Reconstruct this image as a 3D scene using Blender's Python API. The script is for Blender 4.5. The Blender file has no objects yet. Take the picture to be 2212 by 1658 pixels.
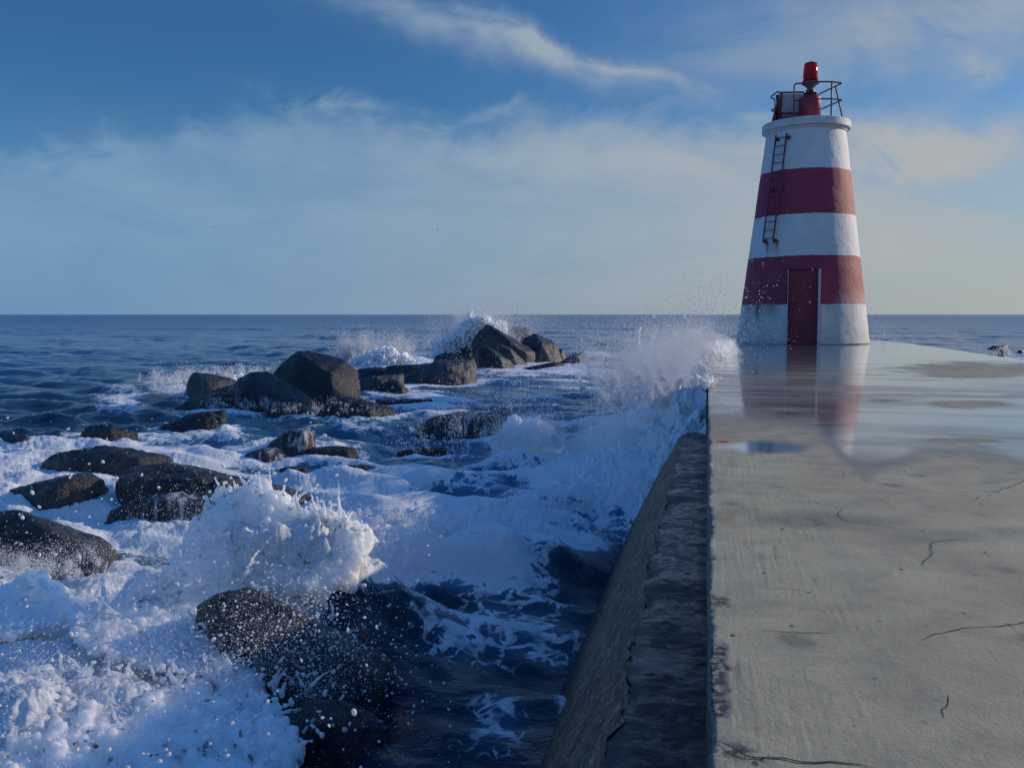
import bpy, bmesh, math, random
import numpy as np
from mathutils import Vector, Matrix
random.seed(7); RNG = np.random.default_rng(11)
R = math.radians
sc = bpy.context.scene
C = sc.collection

# ------------------------------------------------------------------ camera, sky, sun, exposure
SEA = -1.5                      # mean water level; the pier deck is z = 0, metres
EYE = 0.85
F, CX, CY = 1900.0, 1106.0, 829.0      # design frame 2212 x 1658
PITCH, YAW = math.atan(150/F), math.atan(424/1906.0)
cam_d = bpy.data.cameras.new('camera'); cam = bpy.data.objects.new('camera', cam_d); C.objects.link(cam)
cam.location = (0, 0, EYE); cam.rotation_euler = (R(90)-PITCH, 0, YAW)
cam_d.sensor_width = 36; cam_d.lens = F/2212*36; cam_d.clip_start = 0.05; cam_d.clip_end = 40000
sc.camera = cam
SUN_AZ, SUN_EL = 59.0, 20.0     # clockwise from the pier's axis (+Y)
sv = Vector((math.sin(R(SUN_AZ))*math.cos(R(SUN_EL)), math.cos(R(SUN_AZ))*math.cos(R(SUN_EL)), math.sin(R(SUN_EL))))
sun_d = bpy.data.lights.new('sun', 'SUN'); sun = bpy.data.objects.new('sun', sun_d); C.objects.link(sun)
sun_d.energy = 3.0; sun_d.angle = R(0.5); sun_d.color = (1.0, 0.83, 0.61)
sun.rotation_euler = sv.to_track_quat('Z', 'Y').to_euler(); sun.location = (20, 10, 30)
sc.view_settings.view_transform = 'Standard'; sc.view_settings.look = 'None'
sc.view_settings.gamma = 1.0; sc.view_settings.exposure = 0.0
sc.render.engine = 'CYCLES'
cy = sc.cycles
cy.max_bounces = 10; cy.volume_bounces = 8; cy.volume_step_rate = 2.0; cy.volume_max_steps = 96; cy.diffuse_bounces = 6; cy.glossy_bounces = 3; cy.transparent_max_bounces = 12; cy.transmission_bounces = 4
cy.use_denoising = True; cy.sample_clamp_indirect = 8.0; cy.caustics_reflective = False; cy.caustics_refractive = False

CAMROT = (Matrix.Rotation(YAW, 3, 'Z') @ Matrix.Rotation(R(90)-PITCH, 3, 'X'))
CR = np.array(CAMROT)
HEAD = np.array([-math.sin(YAW), math.cos(YAW), 0.0]); RIGHT = np.array([math.cos(YAW), math.sin(YAW), 0.0])
def ray(x, y):
    return CR @ np.array([(x-CX)/F, -(y-CY)/F, -1.0])
def ground(x, y, z=SEA):
    d = ray(x, y); t = (z-EYE)/d[2]; return np.array([0, 0, EYE]) + d*t
def at_depth(x, y, dep):
    d = ray(x, y); return np.array([0, 0, EYE]) + d*(dep/float(d @ HEAD))
def depth_of(p): return float(np.asarray(p) @ HEAD)
def project(P):
    q = (P - np.array([0, 0, EYE])) @ CR
    zz = np.where(-q[..., 2] < 0.05, 0.05, -q[..., 2])
    return CX + F*q[..., 0]/zz, CY - F*q[..., 1]/zz
def azel(x, y):
    d = ray(x, y); d = d/np.linalg.norm(d)
    return math.degrees(math.atan2(d[0], d[1])), math.degrees(math.asin(d[2]))

# ------------------------------------------------------------------ node helper
class NT:
    def __init__(s, tree): s.t = tree; s.n = tree.nodes; s.l = tree.links
    def new(s, typ, **kw):
        n = s.n.new(typ)
        for k, v in kw.items(): setattr(n, k, v)
        return n
    def link(s, a, b): s.l.new(a, b)
    def _in(s, sock, v):
        if isinstance(v, (int, float)): sock.default_value = v
        elif isinstance(v, (tuple, list)):
            sock.default_value = (*v, 1.0) if len(v) == 3 and len(sock.default_value) == 4 else v
        else: s.l.new(v, sock)
    def m(s, op, a, b=None, c=None, clamp=False):
        n = s.new('ShaderNodeMath', operation=op, use_clamp=clamp); s._in(n.inputs[0], a)
        if b is not None: s._in(n.inputs[1], b)
        if c is not None: s._in(n.inputs[2], c)
        return n.outputs[0]
    def mapr(s, v, a, b, c=0.0, d=1.0, smooth=True):
        n = s.new('ShaderNodeMapRange'); n.interpolation_type = 'SMOOTHSTEP' if smooth else 'LINEAR'
        s._in(n.inputs[0], v)
        for i, q in enumerate((a, b, c, d)): s._in(n.inputs[1+i], q)
        return n.outputs[0]
    def mix(s, f, a, b, mode='MIX'):
        n = s.new('ShaderNodeMix', data_type='RGBA', blend_type=mode)
        s._in(n.inputs[0], f); s._in(n.inputs[6], a); s._in(n.inputs[7], b); return n.outputs[2]
    def vec(s, x, y, z):
        n = s.new('ShaderNodeCombineXYZ')
        for i, q in enumerate((x, y, z)): s._in(n.inputs[i], q)
        return n.outputs[0]
    def sep(s, v):
        n = s.new('ShaderNodeSeparateXYZ'); s._in(n.inputs[0], v); return n.outputs
    def vmul(s, v, t):
        n = s.new('ShaderNodeVectorMath', operation='MULTIPLY'); s._in(n.inputs[0], v); n.inputs[1].default_value = t; return n.outputs[0]
    def noise(s, v, scale, detail=4.0, rough=0.55, dist=0.0, col=False):
        n = s.new('ShaderNodeTexNoise'); s._in(n.inputs['Vector'], v)
        n.inputs['Scale'].default_value = scale; n.inputs['Detail'].default_value = detail
        n.inputs['Roughness'].default_value = rough; n.inputs['Distortion'].default_value = dist
        return n.outputs[1 if col else 0]
    def vor(s, v, scale, feat='F1'):
        n = s.new('ShaderNodeTexVoronoi', feature=feat); s._in(n.inputs['Vector'], v); n.inputs['Scale'].default_value = scale
        return n.outputs[0]
    def attr(s, name):
        return s.new('ShaderNodeAttribute', attribute_name=name).outputs['Fac']
    def obj(s): return s.new('ShaderNodeTexCoord').outputs['Object']
    def bump(s, h, strength=0.3, dist=0.02, nrm=None):
        n = s.new('ShaderNodeBump'); n.inputs['Strength'].default_value = strength; n.inputs['Distance'].default_value = dist
        s._in(n.inputs['Height'], h)
        if nrm is not None: s._in(n.inputs['Normal'], nrm)
        return n.outputs[0]

# ------------------------------------------------------------------ world: Nishita sky + high cirrus
world = bpy.data.worlds.new('World'); sc.world = world; world.use_nodes = True
w = NT(world.node_tree); w.n.clear()
sky = w.new('ShaderNodeTexSky'); sky.sky_type = 'NISHITA'; sky.sun_disc = False
sky.sun_elevation = R(SUN_EL); sky.sun_rotation = R(SUN_AZ); sky.air_density = 1.0; sky.dust_density = 0.6; sky.ozone_density = 3.0
SKY_STRENGTH = 0.075
dirv = w.new('ShaderNodeTexCoord').outputs['Generated']
dx, dy, dz = w.sep(dirv)
az = w.m('MULTIPLY', w.m('ARCTAN2', dx, dy), 57.29578)
el = w.m('MULTIPLY', w.m('ARCSINE', dz), 57.29578)
ae = w.vec(az, el, 0.0)
wob = w.noise(ae, 0.16, 4.0, 0.55)
wob2 = w.noise(w.vec(el, az, 7.0), 0.22, 4.0, 0.55)
azw = w.m('ADD', az, w.m('MULTIPLY', w.m('SUBTRACT', wob2, 0.5), 6.0))
elw = w.m('ADD', el, w.m('MULTIPLY', w.m('SUBTRACT', wob, 0.5), 4.0))
def cloud(px, py, hl, hw, ang, amount, sharp_up=1.0, tex=None, pw=1.0):
    """an elongated cirrus patch about a direction; hl, hw in design pixels, ang in degrees (down to the right is positive)"""
    a0, e0 = azel(px, py); k = math.degrees(1/F)
    u0 = w.m('SUBTRACT', azw, a0); v0 = w.m('SUBTRACT', elw, e0)
    c, s_ = math.cos(R(ang)), math.sin(R(ang))
    u = w.m('ADD', w.m('MULTIPLY', u0, c/(hl*k)), w.m('MULTIPLY', v0, -s_/(hl*k)))
    v = w.m('ADD', w.m('MULTIPLY', u0, s_/(hw*k)), w.m('MULTIPLY', v0, c/(hw*k)))
    if sharp_up != 1.0:     # firmer upper edge
        v = w.m('MULTIPLY', v, w.mapr(v, -0.1, 0.1, 1.0, sharp_up))
    r2 = w.m('ADD', w.m('MULTIPLY', u, u), w.m('MULTIPLY', v, v))
    g = w.m('POWER', 2.71828, w.m('MULTIPLY', r2, -1.0))
    if pw != 1.0: g = w.m('POWER', g, pw)
    return w.m('MULTIPLY', w.m('MULTIPLY', g, amount), tex)
def fibres(ang, scale, sx, seed, lo=0.25, hi=0.75, dist=0.8):
    c, s_ = math.cos(R(ang)), math.sin(R(ang))
    u = w.m('ADD', w.m('MULTIPLY', az, c*sx), w.m('MULTIPLY', el, -s_*sx)); v = w.m('ADD', w.m('MULTIPLY', az, s_), w.m('MULTIPLY', el, c))
    return w.mapr(w.noise(w.vec(u, v, seed), scale, 7.0, 0.58, dist), lo, hi, 0.0, 1.0)
t1 = fibres(14, 0.30, 0.35, 1.3, 0.28, 0.62); t2 = fibres(3, 0.20, 0.40, 5.1, 0.22, 0.66); t3 = fibres(-8, 0.55, 0.5, 9.7, 0.36, 0.62); t4 = fibres(20, 0.30, 0.5, 3.9, 0.36, 0.60)
parts = [cloud(960, 55, 250, 42, 13, .62, 1.3, t1), cloud(1240, 115, 200, 34, 17, .75, 1.5, t1), cloud(1400, 160, 130, 22, 20, .55, 1.4, t1),
         cloud(720, 226, 130, 24, 6, .55, 1.0, t3), cloud(1060, 235, 70, 10, -4, .35, 1.0, t3), cloud(1330, 280, 70, 24, 0, .45, 1.4, t2),
         cloud(1050, 330, 500, 60, 2, .40, 1.7, t2), cloud(1450, 350, 350, 55, 3, .40, 1.8, t2),
         
         cloud(1990, 300, 200, 62, 6, .95, 1.6, t4), cloud(1930, 390, 130, 40, -10, .6, 1.2, t4), cloud(2140, 160, 90, 26, 10, .5, 1.2, t4),
         cloud(2000, 60, 450, 100, -2, .75, 1.0, t2), cloud(1990, 500, 420, 90, 0, .55, 1.4, t2)]
tot = parts[0]
for p in parts[1:]: tot = w.m('ADD', tot, p)
edge = w.m('ADD', w.mapr(az, -44.0, -24.0, 9.3, 12.4), w.mapr(az, -12.0, 14.0, 0.0, -1.0))
puff = w.noise(w.vec(w.m('MULTIPLY', az, .55), el, 2.0), .55, 8.0, .6, .7)
vl = w.m('SUBTRACT', w.m('ADD', elw, w.m('MULTIPLY', w.m('SUBTRACT', puff, .5), 4.2)), edge)
veil = w.m('MULTIPLY', w.mapr(vl, 0.9, -1.6), w.m('ADD', .20, w.m('MULTIPLY', t2, .42)))
veil = w.m('MULTIPLY', veil, w.mapr(el, 0.0, 8.0, .55, 1.0))
veil = w.m('MULTIPLY', veil, w.mapr(w.m('ADD', az, w.m('MULTIPLY', el, -.2)), 3.0, 10.0, 1.0, .45))
tot = w.m('SUBTRACT', 1.0, w.m('MULTIPLY', w.m('SUBTRACT', 1.0, w.m('MINIMUM', tot, 0.85)), w.m('SUBTRACT', 1.0, veil)))
tot = w.m('MINIMUM', tot, 0.85)
tint = w.mix(1.0, sky.outputs[0], w.mix(w.mapr(el, 16.0, 48.0), (0.42, 0.84, 1.20), (0.90, 1.75, 2.75)), 'MULTIPLY')  # extra blue fill added high in the sky, lifts the shaded surfaces
hz = w.mapr(el, 0.0, 14.0, 1.0, 0.0)              # pale sea air low over the horizon
hzc = w.mix(w.mapr(az, -45.0, 25.0), (1.7, 3.6, 6.7), (5.7, 5.8, 5.6))
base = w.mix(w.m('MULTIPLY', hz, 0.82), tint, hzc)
cloudc = w.mix(w.mapr(az, -40.0, 20.0), (3.3, 5.2, 7.3), (6.2, 6.2, 5.8))
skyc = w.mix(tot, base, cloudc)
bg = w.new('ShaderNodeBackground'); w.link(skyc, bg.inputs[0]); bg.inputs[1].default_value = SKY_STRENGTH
wo = w.new('ShaderNodeOutputWorld'); w.link(bg.outputs[0], wo.inputs[0])

# ------------------------------------------------------------------ numpy noise, meshes
_perm = RNG.permutation(256).astype(np.int32); _perm = np.concatenate([_perm, _perm, _perm])
_g3 = RNG.normal(size=(256, 3)).astype(np.float32); _g3 /= np.linalg.norm(_g3, axis=1, keepdims=True)
def perlin(x, y, z=0.0):
    x = np.asarray(x, np.float32); y = np.asarray(y, np.float32); z = np.broadcast_to(np.asarray(z, np.float32), x.shape)
    xi = np.floor(x).astype(np.int32); yi = np.floor(y).astype(np.int32); zi = np.floor(z).astype(np.int32)
    xf, yf, zf = x-xi, y-yi, z-zi; xi &= 255; yi &= 255; zi &= 255
    fade = lambda t: t*t*t*(t*(t*6-15)+10)
    u, v, q = fade(xf), fade(yf), fade(zf)
    def g(a, b, c):
        h = _g3[_perm[_perm[_perm[(xi+a) & 255]+((yi+b) & 255)]+((zi+c) & 255)]]
        return h[..., 0]*(xf-a)+h[..., 1]*(yf-b)+h[..., 2]*(zf-c)
    l = lambda a, b, t: a+(b-a)*t
    return l(l(l(g(0,0,0), g(1,0,0), u), l(g(0,1,0), g(1,1,0), u), v), l(l(g(0,0,1), g(1,0,1), u), l(g(0,1,1), g(1,1,1), u), v), q)*1.6
def fbm(x, y, z=0.0, octv=4, gain=0.5, lac=2.03, billow=False):
    a, s, tot_ = 1.0, 0.0, 0.0
    x = np.asarray(x, np.float32); y = np.asarray(y, np.float32); z = np.asarray(z, np.float32)
    for i in range(octv):
        n = perlin(x+i*17.3, y-i*9.1, z+i*5.7)
        s = s + a*(np.abs(n)*2-0.5 if billow else n); tot_ += a; a *= gain; x = x*lac; y = y*lac; z = z*lac
    return s/tot_
def sstep(v, a, b):
    t = np.clip((v-a)/(b-a), 0, 1); return t*t*(3-2*t)

def mesh_np(name, V, faces, mat=None, attrs=None, smooth=True, parent=None, origin=None):
    """faces: (n, k) index array, or a list of such arrays"""
    V = np.asarray(V, np.float32)
    if origin is not None: V = V - np.asarray(origin, np.float32)
    fl = faces if isinstance(faces, list) else [faces]
    me = bpy.data.meshes.new(name)
    me.vertices.add(len(V)); me.vertices.foreach_set('co', V.ravel())
    li = np.concatenate([f.ravel() for f in fl]).astype(np.int32)
    lt = np.concatenate([np.full(len(f), f.shape[1], np.int32) for f in fl])
    ls = np.concatenate([[0], np.cumsum(lt)[:-1]]).astype(np.int32)
    me.loops.add(len(li)); me.loops.foreach_set('vertex_index', li)
    me.polygons.add(len(lt)); me.polygons.foreach_set('loop_start', ls); me.polygons.foreach_set('loop_total', lt)
    if smooth: me.polygons.foreach_set('use_smooth', np.ones(len(lt), bool))
    me.update(calc_edges=True)
    for k, a in (attrs or {}).items():
        at = me.attributes.new(k, 'FLOAT', 'POINT'); at.data.foreach_set('value', np.asarray(a, np.float32).ravel())
    if mat is not None: me.materials.append(mat)
    ob = bpy.data.objects.new(name, me); C.objects.link(ob)
    if origin is not None: ob.location = tuple(float(q) for q in origin)
    if parent is not None: ob.parent = parent
    return ob
def grid_faces(n, m, keep=None):
    i = np.arange(n*m).reshape(n, m)
    f = np.stack([i[:-1, :-1], i[:-1, 1:], i[1:, 1:], i[1:, :-1]], -1).reshape(-1, 4)
    return f if keep is None else f[keep.ravel()]
def tag(o, label, cat=None, group=None, kind=None):
    o['label'] = label
    if cat: o['category'] = cat
    if group: o['group'] = group
    if kind: o['kind'] = kind
    return o
def from_bm(name, bm, mat, parent=None, smooth=False):
    bm.normal_update()
    me = bpy.data.meshes.new(name); bm.to_mesh(me); bm.free()
    if smooth:
        for p in me.polygons: p.use_smooth = True
    me.materials.append(mat); ob = bpy.data.objects.new(name, me); C.objects.link(ob)
    if parent is not None: ob.parent = parent
    return ob
def add_box(bm, c, s, rot=None, bev=0.0):
    r = bmesh.ops.create_cube(bm, size=1.0); vs = r['verts']
    M = Matrix.Translation(Vector(c)) @ (rot.to_4x4() if rot is not None else Matrix.Identity(4)) @ Matrix.Diagonal((*s, 1))
    bmesh.ops.transform(bm, matrix=M, verts=vs)
    if bev > 0:
        es = list({e for v in vs for e in v.link_edges}); bmesh.ops.bevel(bm, geom=es, offset=bev, segments=2, affect='EDGES', profile=0.5)
def add_tube(bm, pts, r, seg=10, cap=True):
    pts = [Vector(p) for p in pts]; rings = []
    up = None
    for i, p in enumerate(pts):
        t = ((pts[i]-pts[i-1]).normalized() if i else Vector((0,0,0))) + ((pts[i+1]-pts[i]).normalized() if i < len(pts)-1 else Vector((0,0,0)))
        t.normalize()
        if up is None: up = t.orthogonal().normalized()
        a = (up - t*up.dot(t)).normalized(); b = t.cross(a); up = a
        rings.append([bm.verts.new(p + a*(r*math.cos(2*math.pi*k/seg)) + b*(r*math.sin(2*math.pi*k/seg))) for k in range(seg)])
    for i in range(len(rings)-1):
        for k in range(seg):
            bm.faces.new((rings[i][k], rings[i][(k+1) % seg], rings[i+1][(k+1) % seg], rings[i+1][k]))
    if cap: bm.faces.new(rings[0][::-1]); bm.faces.new(rings[-1])
def rounded(pts, rad=0.08, n=5):
    out = [Vector(pts[0])]
    for i in range(1, len(pts)-1):
        p0, p1, p2 = (Vector(q) for q in pts[i-1:i+2]); d0 = (p0-p1); d1 = (p2-p1)
        q = min(rad, d0.length*.45, d1.length*.45); a = p1+d0.normalized()*q; b = p1+d1.normalized()*q
        for k in range(n+1):
            t = k/n; out.append(a*(1-t)**2 + p1*2*t*(1-t) + b*t*t)
    return out+[Vector(pts[-1])]
def add_lathe(bm, prof, seg=32, c=(0, 0, 0), caps=True):
    rings = [[bm.verts.new((c[0]+r*math.cos(2*math.pi*k/seg), c[1]+r*math.sin(2*math.pi*k/seg), c[2]+z)) for k in range(seg)] for r, z in prof]
    for i in range(len(rings)-1):
        for k in range(seg): bm.faces.new((rings[i][k], rings[i][(k+1) % seg], rings[i+1][(k+1) % seg], rings[i+1][k]))
    if caps: bm.faces.new(rings[0][::-1]); bm.faces.new(rings[-1])

# ------------------------------------------------------------------ materials
def mat(name):
    m = bpy.data.materials.new(name); m.use_nodes = True; t = NT(m.node_tree); t.n.clear()
    out = t.new('ShaderNodeOutputMaterial'); return m, t, out
def principled(t, out, **kw):
    p = t.new('ShaderNodeBsdfPrincipled')
    for k, v in kw.items(): t._in(p.inputs[k.replace('_', ' ')], v)
    if out is not None: t.link(p.outputs[0], out.inputs[0])
    return p
def simple(name, col, rough=0.5, var=0.15, scale=8.0, bump=0.15, bdist=0.01, spec=0.5, metal=0.0):
    m, t, out = mat(name); o = t.obj()
    n = t.noise(o, scale, 6.0, 0.6); n2 = t.noise(o, scale*7, 4.0, 0.6)
    c = t.mix(t.mapr(n, .3, .7), tuple(q*(1-var) for q in col), tuple(min(1, q*(1+var)) for q in col))
    principled(t, out, Base_Color=c, Roughness=t.mapr(n2, .2, .8, max(.02, rough-.1), min(1, rough+.1)), Metallic=metal, Specular_IOR_Level=spec, Normal=t.bump(n2, bump, bdist))
    return m
M = {}
# ---- deck concrete
m, t, out = mat('deck_concrete'); o = t.obj()
damp = t.attr('damp'); crack = t.attr('crack'); chip = t.attr('chip'); algae_dark = t.attr('algae_dark'); streak = t.attr('streak')
n1 = t.noise(o, 0.9, 6.0, .6, .6); n2 = t.noise(o, 5.0, 6.0, .65); n3 = t.noise(o, 55.0, 4.0, .7); n4 = t.noise(o, 260.0, 2.0, .6)
c = t.mix(t.mapr(n1, .32, .68), (.41, .352, .225), (.53, .462, .300))
c = t.mix(t.m('MULTIPLY', t.mapr(n2, .40, .72), .45), c, (.20, .185, .15))
c = t.mix(t.m('MULTIPLY', t.mapr(n3, .35, .75), .22), c, (.17, .16, .14))
spots = t.mapr(t.vor(t.vmul(o, (1.0, .8, 1.0)), 3.1), .10, .20, 1.0, 0.0)
c = t.mix(t.m('MULTIPLY', spots, t.mapr(n2, .42, .55, 0, .75)), c, (.20, .18, .125))
pit = t.mapr(t.vor(t.vmul(o, (1.0, .6, 1.0)), 11.0), .05, .11, 1.0, 0.0)
c = t.mix(t.m('MULTIPLY', pit, t.mapr(n1, .40, .52)), c, (.10, .085, .055))
c = t.mix(t.m('MULTIPLY', algae_dark, t.mapr(n3, .42, .58, .15, 1.0)), c, (.075, .066, .035))
c = t.mix(chip, c, t.mix(t.mapr(t.noise(o, 38.0, 4.0, .7), .46, .60), (.045, .045, .045), (.34, .31, .25)))
c = t.mix(t.mapr(streak, .12, .5, 0, .55), c, (.15, .13, .09))
lines_ = t.mapr(t.noise(t.vmul(o, (60, 2.2, 1)), 1.0, 3.0, .6), .60, .72, 0, .30)
c = t.mix(lines_, c, (.22, .19, .13))
c = t.mix(t.mapr(t.noise(t.vmul(o, (1.0, .45, 1)), 3.3, 7.0, .62), .52, .70, 0, .42), c, (.24, .215, .155))
c = t.mix(t.m('MULTIPLY', damp, .62), c, t.mix(1.0, c, (.50, .47, .42), 'MULTIPLY'))
c = t.mix(crack, c, (.03, .028, .02))
c = t.mix(t.attr('redmark'), c, (.45, .02, .03))
h = t.m('ADD', t.m('MULTIPLY', n3, .7), t.m('ADD', t.m('MULTIPLY', n4, .35), t.m('MULTIPLY', streak, .5)))
principled(t, out, Base_Color=c, Roughness=t.mapr(damp, 0.0, 1.0, .85, .42), Specular_IOR_Level=.4, Normal=t.bump(h, .55, .006))
M['deck'] = m
M['crack'] = simple('crack_shadow_grit', (.030, .027, .018), .9, .4, 40.0)
# ---- puddle film
m, t, out = mat('puddle_water'); o = t.obj()
fr = t.new('ShaderNodeFresnel'); fr.inputs[0].default_value = 1.33
rp = t.bump(t.noise(t.vmul(o, (1.0, 2.2, 1.0)), 2.2, 3.0, .5), .10, .01)
fr2 = t.m('MULTIPLY', fr.outputs[0], t.attr('film'), clamp=True)
gl = t.new('ShaderNodeBsdfGlossy'); gl.inputs['Roughness'].default_value = .085; gl.inputs['Color'].default_value = (.95, .97, 1, 1); t.link(rp, gl.inputs['Normal'])
tr = t.new('ShaderNodeBsdfTransparent'); mx = t.new('ShaderNodeMixShader'); t.link(fr2, mx.inputs[0]); t.link(tr.outputs[0], mx.inputs[1]); t.link(gl.outputs[0], mx.inputs[2]); t.link(mx.outputs[0], out.inputs[0])
M['puddle'] = m
# ---- sea wall: wet ledge and rough face
m, t, out = mat('wet_ledge'); o = t.obj()
n1 = t.noise(t.vmul(o, (1.0, 1.3, 1.0)), 3.2, 8.0, .66, .3); n2 = t.noise(t.vmul(o, (1, 1.7, 1)), 15.0, 8.0, .72, .6)
hole = t.mapr(t.vor(t.vmul(o, (1.0, 1.2, 1.0)), 7.0), .08, .20, 1.0, 0.0); hole = t.m('MULTIPLY', hole, t.mapr(n1, .45, .55))
c = t.mix(t.mapr(n2, .35, .7), (.010, .008, .007), (.045, .034, .028)); c = t.mix(t.m('MAXIMUM', hole, t.mapr(n2, .60, .70)), c, (.003, .003, .003))
c = t.mix(t.mapr(t.sep(o)[0], -.16, -.27, 0, .55), c, (.16, .105, .065))
principled(t, out, Base_Color=c, Roughness=t.m('ADD', t.mapr(t.m('ADD', t.m('MULTIPLY', n1, .55), t.m('MULTIPLY', n2, .55)), .46, .66, .60, .13), t.m('MULTIPLY', hole, .3)), Specular_IOR_Level=.34, Normal=t.bump(t.m('SUBTRACT', t.m('ADD', t.m('MULTIPLY', n1, .5), t.m('MULTIPLY', n2, .7)), t.m('MULTIPLY', hole, .35)), .42, .012))
M['ledge'] = m
m, t, out = mat('rough_sea_wall_face'); o = t.obj()
n1 = t.noise(t.vmul(o, (1.0, .5, .5)), 9.0, 8.0, .72, .3); n2 = t.noise(t.vmul(o, (1.4, .5, 1)), 34.0, 6.0, .7)
c = t.mix(t.mapr(n1, .30, .70), (.050, .027, .015), (.40, .22, .115)); c = t.mix(t.mapr(n2, .55, .63, 0, .8), c, (.62, .50, .34)); c = t.mix(t.mapr(n2, .42, .30, 0, .8), c, (.012, .01, .008))
c = t.mix(t.attr('wetdark'), c, (.010, .011, .012))
principled(t, out, Base_Color=c, Roughness=.55, Specular_IOR_Level=.5, Normal=t.bump(t.m('ADD', n1, n2), 1.0, .03))
M['face'] = m
# ---- rocks
def rock_mat(name, dark, light, rough, lichen=.0, lc=(.2, .17, .12)):
    m, t, out = mat(name); o = t.obj()
    n1 = t.noise(o, 1.6, 8.0, .65, .5); n2 = t.noise(o, 9.0, 8.0, .7); n3 = t.noise(o, 45.0, 4.0, .7)
    c = t.mix(t.mapr(n1, .34, .66), dark, light)
    c = t.mix(t.mapr(n2, .52, .75, 0, .55), c, tuple(q*2.0 for q in light)); c = t.mix(t.mapr(n3, .55, .38, 0, .5), c, tuple(q*.4 for q in dark))
    if lichen: c = t.mix(t.m('MULTIPLY', t.mapr(t.noise(o, 3.1, 6.0, .7, .8), .5, .66), lichen), c, lc)
    hz_ = t.mapr(n3, .35, .65, rough-.12, rough+.14)
    principled(t, out, Base_Color=c, Roughness=hz_, Specular_IOR_Level=.55, Normal=t.bump(t.m('ADD', t.m('MULTIPLY', n2, 1.0), t.m('MULTIPLY', n3, .45)), .8, .05))
    return m
M['rock_dark'] = rock_mat('wet_dark_rock', (.005, .008, .012), (.017, .022, .030), .27)
M['rock_grey'] = rock_mat('wet_grey_rock', (.016, .020, .026), (.070, .077, .086), .40, .30, (.15, .135, .115))
M['rock_brown'] = rock_mat('wet_brown_rock', (.010, .010, .012), (.034, .033, .036), .30, .35, (.17, .14, .10))
m = M['rock_dark'].copy(); m.name = 'rock_with_running_water'; t = NT(m.node_tree); p_ = next(n for n in t.n if n.type == 'BSDF_PRINCIPLED'); o = t.obj()
bc = p_.inputs['Base Color'].links[0].from_socket; nz = t.new('ShaderNodeNewGeometry').outputs['Normal']
run = t.m('MULTIPLY', t.mapr(t.noise(t.vmul(o, (1, 1, .10)), 9.0, 6.0, .65, .3), .50, .62), t.mapr(t.noise(o, 1.4, 3.0), .35, .6, .1, 1.0))
c = t.mix(t.m('MULTIPLY', run, .75), bc, (.70, .74, .78)); t.link(c, p_.inputs['Base Color']); M['rock_run'] = m
# ---- lighthouse
m, t, out = mat('banded_lighthouse_paint'); o = t.obj(); x, y, z = t.sep(o)
ne = t.noise(o, 3.0, 6.0, .65); zz = t.m('ADD', z, t.m('MULTIPLY', t.m('SUBTRACT', ne, .5), .10))
def band(a, b): return t.m('MULTIPLY', t.mapr(zz, a-.008, a+.008), t.mapr(zz, b-.008, b+.008, 1.0, 0.0))
red = t.m('MAXIMUM', band(3.68, 4.96), band(1.14, 2.50))
n1 = t.noise(o, 1.3, 6.0, .65); n2 = t.noise(o, 22.0, 5.0, .65); n5 = t.noise(t.vmul(o, (3, 3, .35)), 2.2, 6.0, .65)
wht = t.mix(t.mapr(n1, .3, .7), (.70, .70, .68), (.80, .80, .79)); wht = t.mix(t.mapr(n5, .55, .8, 0, .35), wht, (.50, .49, .45))
wht = t.mix(t.m('MULTIPLY', t.mapr(z, 1.2, .1, 0, 1), t.mapr(n1, .35, .65, .1, .55)), wht, (.42, .42, .38))
rd = t.mix(t.mapr(n1, .3, .7), (.30, .034, .070), (.36, .045, .085)); rd = t.mix(t.mapr(n2, .6, .8, 0, .25), rd, (.30, .06, .08))
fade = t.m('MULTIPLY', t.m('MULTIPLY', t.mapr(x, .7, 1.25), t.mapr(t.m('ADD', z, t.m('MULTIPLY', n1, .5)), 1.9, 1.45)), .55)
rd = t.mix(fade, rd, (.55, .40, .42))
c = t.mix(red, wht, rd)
def spot(cx, cz, hx, z0, amt, soft=.03):   # rust run: starts at cz, runs down to z0
    gx = t.mapr(t.m('ABSOLUTE', t.m('SUBTRACT', t.m('ADD', x, t.m('MULTIPLY', t.m('SUBTRACT', n2, .5), .05)), cx)), 0.0, hx, 1.0, 0.0)
    gz = t.m('MULTIPLY', t.mapr(z, cz, cz+.02, 1.0, 0.0), t.mapr(z, z0, cz, .15, 1.0))
    gz = t.m('MULTIPLY', gz, t.mapr(z, z0-.02, z0+.04)); gy = t.mapr(y, -.2, 0.0, 1.0, 0.0)
    return t.m('MULTIPLY', t.m('MULTIPLY', t.m('MULTIPLY', gx, gz), gy), t.mapr(n5, .3, .6, amt*.6, amt))
for a in ((-.99, 2.93, .07, 2.48, 1.), (-.71, 2.95, .09, 2.48, 1.), (-.85, 2.9, .30, 2.48, .35), (-1.22, 1.14, .20, .40, .95), (-.92, 1.14, .5, .6, .7), (-1.5, 1.14, .25, .2, .5), (.75, 1.14, .5, .7, .25), (1.3, 1.14, .3, .3, .3)):
    c = t.mix(spot(*a), c, (.15, .070, .026))
principled(t, out, Base_Color=c, Roughness=.62, Specular_IOR_Level=.4, Normal=t.bump(t.m('ADD', n2, t.m('MULTIPLY', n1, .8)), .45, .03))
M['tower'] = m
M['white'] = simple('weathered_white_paint', (.66, .67, .65), .6, .12, 3.0, .4, .02)
M['red'] = simple('red_paint', (.29, .03, .06), .5, .15, 6.0, .2, .01)
M['door'] = simple('door_red_paint', (.26, .028, .055), .55, .12, 5.0, .2, .01)
M['rail'] = simple('old_red_metal', (.16, .028, .04), .5, .35, 30.0, .4, .005)
M['raildark'] = simple('dark_metal', (.045, .05, .06), .45, .3, 20.0, .2, .005, metal=.5)
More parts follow.
